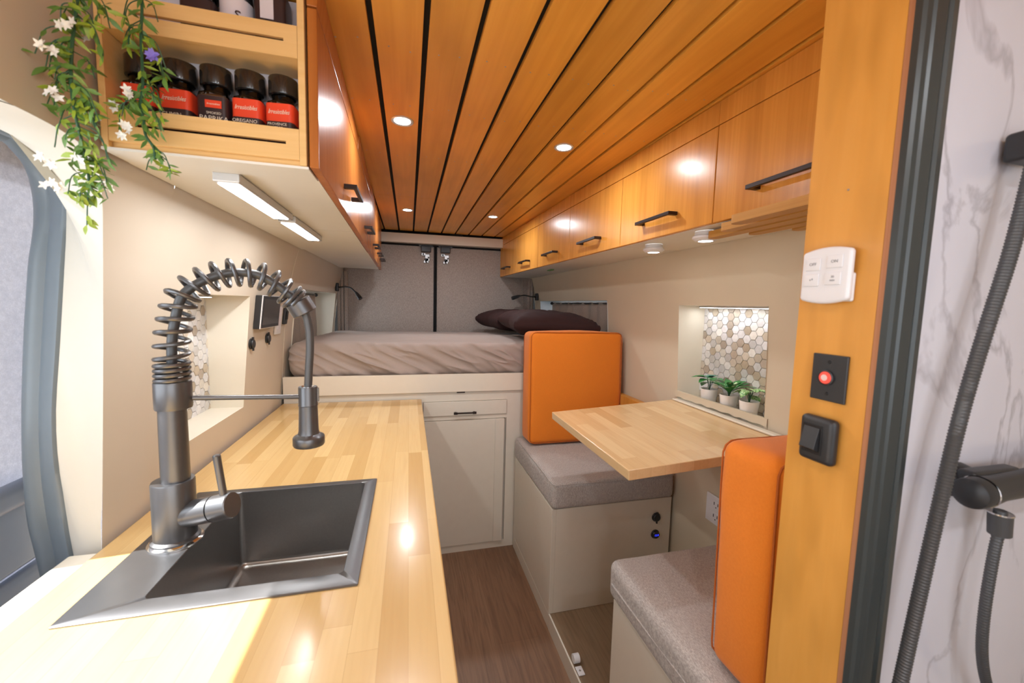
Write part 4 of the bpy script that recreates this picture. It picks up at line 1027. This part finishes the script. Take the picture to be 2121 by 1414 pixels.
# potted plants in the right niche
def pot(label, y, x, kind, seed):
    rr = random.Random(seed); z0 = 1.0045
    t = thing('potted_plant', label, 'plant', (x, y, z0), 'small potted plants in the niche')
    b = MB(); b.lathe([(0, z0), (.025, z0), (.027, z0+.003), (.034, z0+.068), (.0335, z0+.070), (.0305, z0+.070), (.029, z0+.058), (0, z0+.058)], (x, y, 0), n=36, cap=False); b.build('pot', 'pot', t)
    b = MB(); b.lathe([(.029, z0+.060), (.015, z0+.062), (0, z0+.062)], (x, y, 0), n=20, cap=False); b.build('soil', 'soil', t)
    sb, lb, l2 = MB(), MB(), MB(); n = {'broad': 9, 'strap': 16, 'vein': 10}[kind]
    for k in range(n):
        a = 2*PI*k/n + rr.uniform(-.3, .3); el = rr.uniform(.35, 1.1); hgt = rr.uniform(.030, .062)
        d = Vector((math.cos(a)*math.cos(el), math.sin(a)*math.cos(el), math.sin(el)))
        p = Vector((x, y, z0+.06)); q = p + Vector((d.x*.018, d.y*.018, hgt))
        sb.tube(spline([p, p.lerp(q, .5)+Vector((0, 0, .006)), q], 3), .0011, 5)
        fl = Vector((d.x, d.y, rr.uniform(-.25, .35)))
        if kind == 'strap':
            leaf(lb, p.lerp(q, .6), Vector((d.x, d.y, .9)), .082, .026, .6, Vector((0, 0, 1))); leaf(l2, p.lerp(q, .6)+Vector((0, 0, .0012)), Vector((d.x, d.y, .9)), .074, .009, .6, Vector((0, 0, 1)))
        else:
            ln = rr.uniform(.044, .062); leaf(lb, q, fl, ln, ln*.78, .35, Vector((0, 0, 1)))
            if kind == 'broad' and k % 2: leaf(l2, q+Vector((0, 0, .004)), fl*-1+Vector((0, 0, .5)), ln*.9, ln*.7, .3, Vector((0, 0, 1)))
    sb.build('stem', 'stem', t); lb.build('leaves', {'broad': 'leafd', 'strap': 'leafd', 'vein': 'leafp'}[kind], t, kind='stuff')
    if kind != 'vein': l2.build('leaves', {'broad': 'leaft', 'strap': 'leafw'}[kind], t, kind='stuff')
    else: l2.bm.free()
pot('white potted plant with round teal green leaves in the niche corner', 1.425, 1.255, 'broad', 4)
pot('white potted plant with striped strap leaves, middle one in the niche', 1.310, 1.250, 'strap', 8)
pot('white potted plant with pale-veined leaves, nearest the wood post', 1.205, 1.245, 'vein', 2)

# stepped plywood slats under the cabinet by the post
t = thing('slat_rack', 'stepped plywood slats fixed under the cabinet by the wood post', 'rack', (.93, .75, 1.66))
for k, (xa, yb) in enumerate(((.800, .885), (.850, .975), (.902, 1.085), (.956, .985), (1.008, .893))):
    b = MB(); r = .018
    pts = [(xa, .56), (xa+.037, .56)] + [(xa+.037-r+r*math.cos(a), yb-r+r*math.sin(a)) for a in (0, PI/6, PI/3, PI/2)] + [(xa+r+r*math.cos(a), yb-r+r*math.sin(a)) for a in (PI/2, 2*PI/3, 5*PI/6, PI)]
    b.grid([[(p[0], p[1], 1.634) for p in pts], [(p[0], p[1], 1.655) for p in pts]], True)
    b.face([(p[0], p[1], 1.634) for p in pts]); b.face([(p[0], p[1], 1.655) for p in pts]); b.build('slat', 'plyz', t, smooth=False, bevel=.001)
b = MB(); b.box(.80, 1.05, .60, .64, 1.6555, 1.6615); b.build('cleat', 'plyz', t, smooth=False)
b = MB(); b.box(.640, .665, .512, .530, 1.50, 1.64); o = b.build('mounting_strip', 'plyz', smooth=False, bevel=.001); tag(o, 'short vertical plywood strip on the back of the wood post', 'strip')

# ------------------------------------------------------------------ partition end panel, shower
b = MB(); b.box(.602, .612, .394, .503, .069, 1.999); b.mi = 1; b.box(.602, .6119, .3865, .3935, .069, 1.999)
struct(b.build('wall_partition', ['post', 'plydark'], smooth=False))
b = MB(); b.box(.6125, 1.19, .395, .5, .069, 1.999); struct(b.build('wall_shower_core', 'bench', smooth=False))
b = MB(); b.box(.6125, 1.3, .383, .3945, .0, 1.999); b.box(1.3, 1.33, -.6, .383, 0, 1.999); b.box(.64, 1.3, -.52, -.50, 0, 1.999); struct(b.build('wall_shower', 'marble', smooth=False))  # last box: unseen front wall added to keep windscreen light off the marble
b = MB(); z1 = 1.999
prof = [(.601, .3860), (.601, .378), (.604, .3745), (.611, .3735), (.615, .376), (.618, .3735), (.634, .372), (.640, .3745), (.644, .372), (.655, .3735), (.657, .378), (.657, .3828)]
b.grid([[(x, y, .0) for x, y in prof], [(x, y, z1) for x, y in prof]])
struct(b.build('trim_10', 'sealb', ang=25))
b = MB(); b.lathe([(.0022, .600), (.0018, .6018)], (0, .447, 1.55), 'x', 10); b.bm.free()
# remote control, push-button plate, rocker switch on the panel
XP = .602
def pface(y, z, d=0): return (XP-d, y, z)
t = thing('mounted_remote', 'white four-button remote control in its holder on the wood post', 'remote', (XP, .455, 1.42))
b = MB(); b.rbox(XP-.0065, XP-.0005, .4215, .487, 1.4275, 1.468, .003, 4); b.build('holder', 'wplastic', t)
def curvefn(w, n, p): return Vector((0, 0, .006*(1-p.y*p.y)*(1 if p.z > 0 else -1)*abs(p.z)))
b = MB(); b.rbox(XP-.016, XP-.0068, .420, .491, 1.430, 1.500, .004, 8, fn=curvefn); b.build('shell', 'wplastic', t)
for (y, z, s_) in ((.472, 1.482, 'OFF'), (.441, 1.484, 'ON'), (.473, 1.459, '+\u263c'), (.442, 1.460, '30\nmin')):
    b = MB(); b.rbox(XP-.0178, XP-.0162, y-.011, y+.011, z-.009, z+.009, .0007, 2); k_ = b.build('button', 'wplastic', t)
    text(s_ if s_ != '+\u263c' else '+*', .0062 if s_ != '30\nmin' else .0048, 'grey', frame((XP-.0180, y, z), (0, -1, 0), (0, 0, 1)), k_)
t = thing('push_button_plate', 'black plate with round red push button on the wood post', 'switch', (XP, .444, 1.28))
b = MB(); b.box(XP-.004, XP-.0004, .419, .4695, 1.281, 1.350); b.build('plate', 'blackp', t, smooth=False, bevel=.0012)
b = MB(); b.lathe([(.0115, XP-.0041), (.0115, XP-.0065), (.0095, XP-.0072)], (0, .447, 1.3155), 'x', 28, cap=False); b.build('button_ring', 'blackp', t)
b = MB(); b.lathe([(.0092, XP-.0066), (.0085, XP-.0072), (0, XP-.0074)], (0, .447, 1.3155), 'x', 28, cap=False); k_ = b.build('button', 'redlit', t)
b = MB(); b.lathe([(.0046, XP-.0075), (.0044, XP-.0078)], (0, .4478, 1.3155), 'x', 16); b.build('button_mark', 'pinkm', k_)
for z in (1.339, 1.292):
    b = MB(); b.lathe([(.0026, XP-.0041), (.0022, XP-.0050)], (0, .4445, z), 'x', 12); b.build('screw', 'black', t)
t = thing('rocker_switch', 'black rocker switch on the wood post under the red button', 'switch', (XP, .447, 1.19))
b = MB(); b.rbox(XP-.016, XP-.0005, .4205, .4725, 1.188, 1.257, .0075, 4); b.build('housing', 'blackp', t)
b = MB(); b.box(XP-.0172, XP-.0162, .436, .465, 1.201, 1.245); b.build('bezel', 'black', t, smooth=False, bevel=.002)
b = MB(); b.hexa([(XP-.0174, .439, 1.205), (XP-.0265, .439, 1.210), (XP-.0265, .462, 1.210), (XP-.0174, .462, 1.205), (XP-.0174, .439, 1.241), (XP-.0185, .439, 1.241), (XP-.0185, .462, 1.241), (XP-.0174, .462, 1.241)]); b.build('rocker', 'blackp', t, smooth=False, bevel=.0025)
b = MB(); b.lathe([(.0016, XP-.0006), (.0012, XP-.0014)], (0, .4445, 1.585), 'x', 8); o = b.build('mounting_screw', 'steel'); tag(o, 'tiny steel screw head in the wood post above the remote', 'screw')

# shower fittings on the marble
SY = .383
t = thing('shower_mixer', 'black shower mixer on the marble wall', 'tap', (.87, SY, 1.14))
def ys(p, y): return atY(p, y)
c0 = ys((2008, 1022), .345); c1 = Vector((1.02, .345, c0.z+.012))
b = MB(); b.tube([c0+Vector((-.004, 0, 0)), c0, c0+Vector((.004, 0, 0)), c0+Vector((.018, 0, .001))], [.012, .0195, .0205, .0205], 26); b.build('end_cap', 'blackp', t)
b = MB(); b.tube([c0+Vector((.019, 0, .001)), c0+Vector((.020, 0, .001)), c0+Vector((.022, 0, .0012))], [.0205, .0214, .0205], 26); b.build('ring', 'chrome', t)
b = MB(); b.tube([c0+Vector((.0225, 0, .001)), c0+Vector((.05, 0, .003)), c1], [.0205, .018, .019], 26)
b.rbox(c0.x+.02, c0.x+.12, .350, .372, c0.z+.006, c0.z+.024, .006, 4); b.build('body', 'blackp', t)
b = MB(); b.tube([Vector((c0.x+.045, .355, c0.z)), Vector((c0.x+.045, .3825, c0.z))], [.02, .026], 24); b.build('wall_flange', 'blackp', t)
b = MB(); p = ys((2072, 1062), .345); q = ys((2070, 1105), .345); b.tube([p+Vector((0, 0, .004)), p, p, q, q], [.007, .007, .0125, .0120, .009], 22); b.build('hose_nut', 'gund', t)
b = MB(); b.tube([p+Vector((0, 0, .001)), p-Vector((0, 0, .001))], .0134, 22); b.build('ring', 'chrome', t)
def ribbed(label, path, r, n_per=.0042):
    P_ = spline(path, 30); P_ = resample(P_, int(sum((a-c).length for a, c in zip(P_, P_[1:]))/n_per*3))
    rs = [r*(1.0, .93, .86)[i % 3] for i in range(len(P_))]
    b = MB(); b.tube(P_, rs, 14); o = b.build('shower_hose', 'gund', ang=60); tag(o, label, 'hose', 'ribbed shower hoses'); return o
ribbed('ribbed black shower hose hanging down from the mixer', [q+Vector((0, 0, .012)), ys((2058, 1150), .345), ys((2040, 1260), .345), ys((2034, 1350), .345), ys((2045, 1420), .345), ys((2070, 1480), .345)], .0066)
ribbed('ribbed black shower hose slanting up across the marble wall', [ys((2150, 300), .345), ys((2118, 430), .345), ys((2088, 540), .345), ys((2040, 690), .345), ys((1990, 860), .345), ys((1945, 1050), .345), ys((1905, 1230), .345), ys((1868, 1400), .345), ys((1850, 1480), .345)], .0082)
p = ys((2122, 300), .36)
b = MB(); b.rbox(p.x-.006, p.x+.05, .335, .378, p.z-.019, p.z+.019, .006, 4); o = b.build('shower_holder', 'blackp'); tag(o, 'black shower head holder on the marble wall', 'holder')

# ------------------------------------------------------------------ light
w = bpy.data.worlds.new('world'); S.world = w; w.use_nodes = True
bg = w.node_tree.nodes['Background']; bg.inputs[0].default_value = (.86, .93, 1, 1); bg.inputs[1].default_value = 3.6
sl_ = bpy.data.lights.new('sun', 'SUN'); sl_.energy = 15; sl_.angle = .009; sl_.color = (1, .98, .95)
so_ = bpy.data.objects.new('sun', sl_); C.objects.link(so_); d = Vector((1, SUNY, -SUNZ)); so_.rotation_euler = d.to_track_quat('-Z', 'Y').to_euler()
def portal(loc, rot, sx, sy):
    l = bpy.data.lights.new('sky_portal', 'AREA'); l.shape = 'RECTANGLE'; l.size = sx; l.size_y = sy; l.cycles.is_portal = True
    o = bpy.data.objects.new('sky_portal', l); C.objects.link(o); o.location = loc; o.rotation_euler = rot
portal((.2, -1.48, 1.45), (PI/2, 0, 0), 1.8, 1.0)
portal((XD-.02, (hole[0]+hole[1])/2, (hole[2]+hole[3])/2), (PI/2, 0, -PI/2), hole[1]-hole[0], hole[3]-hole[2])

vs = S.view_settings; vs.view_transform = 'Standard'; vs.look = 'None'; vs.gamma = 1; vs.exposure = .25; vs.use_curve_mapping = False
S.cycles.max_bounces = 10; S.cycles.diffuse_bounces = 6; S.cycles.glossy_bounces = 4; S.cycles.transmission_bounces = 8; S.cycles.sample_clamp_indirect = 6
S.cycles.caustics_reflective = False; S.cycles.caustics_refractive = False; S.cycles.use_denoising = True
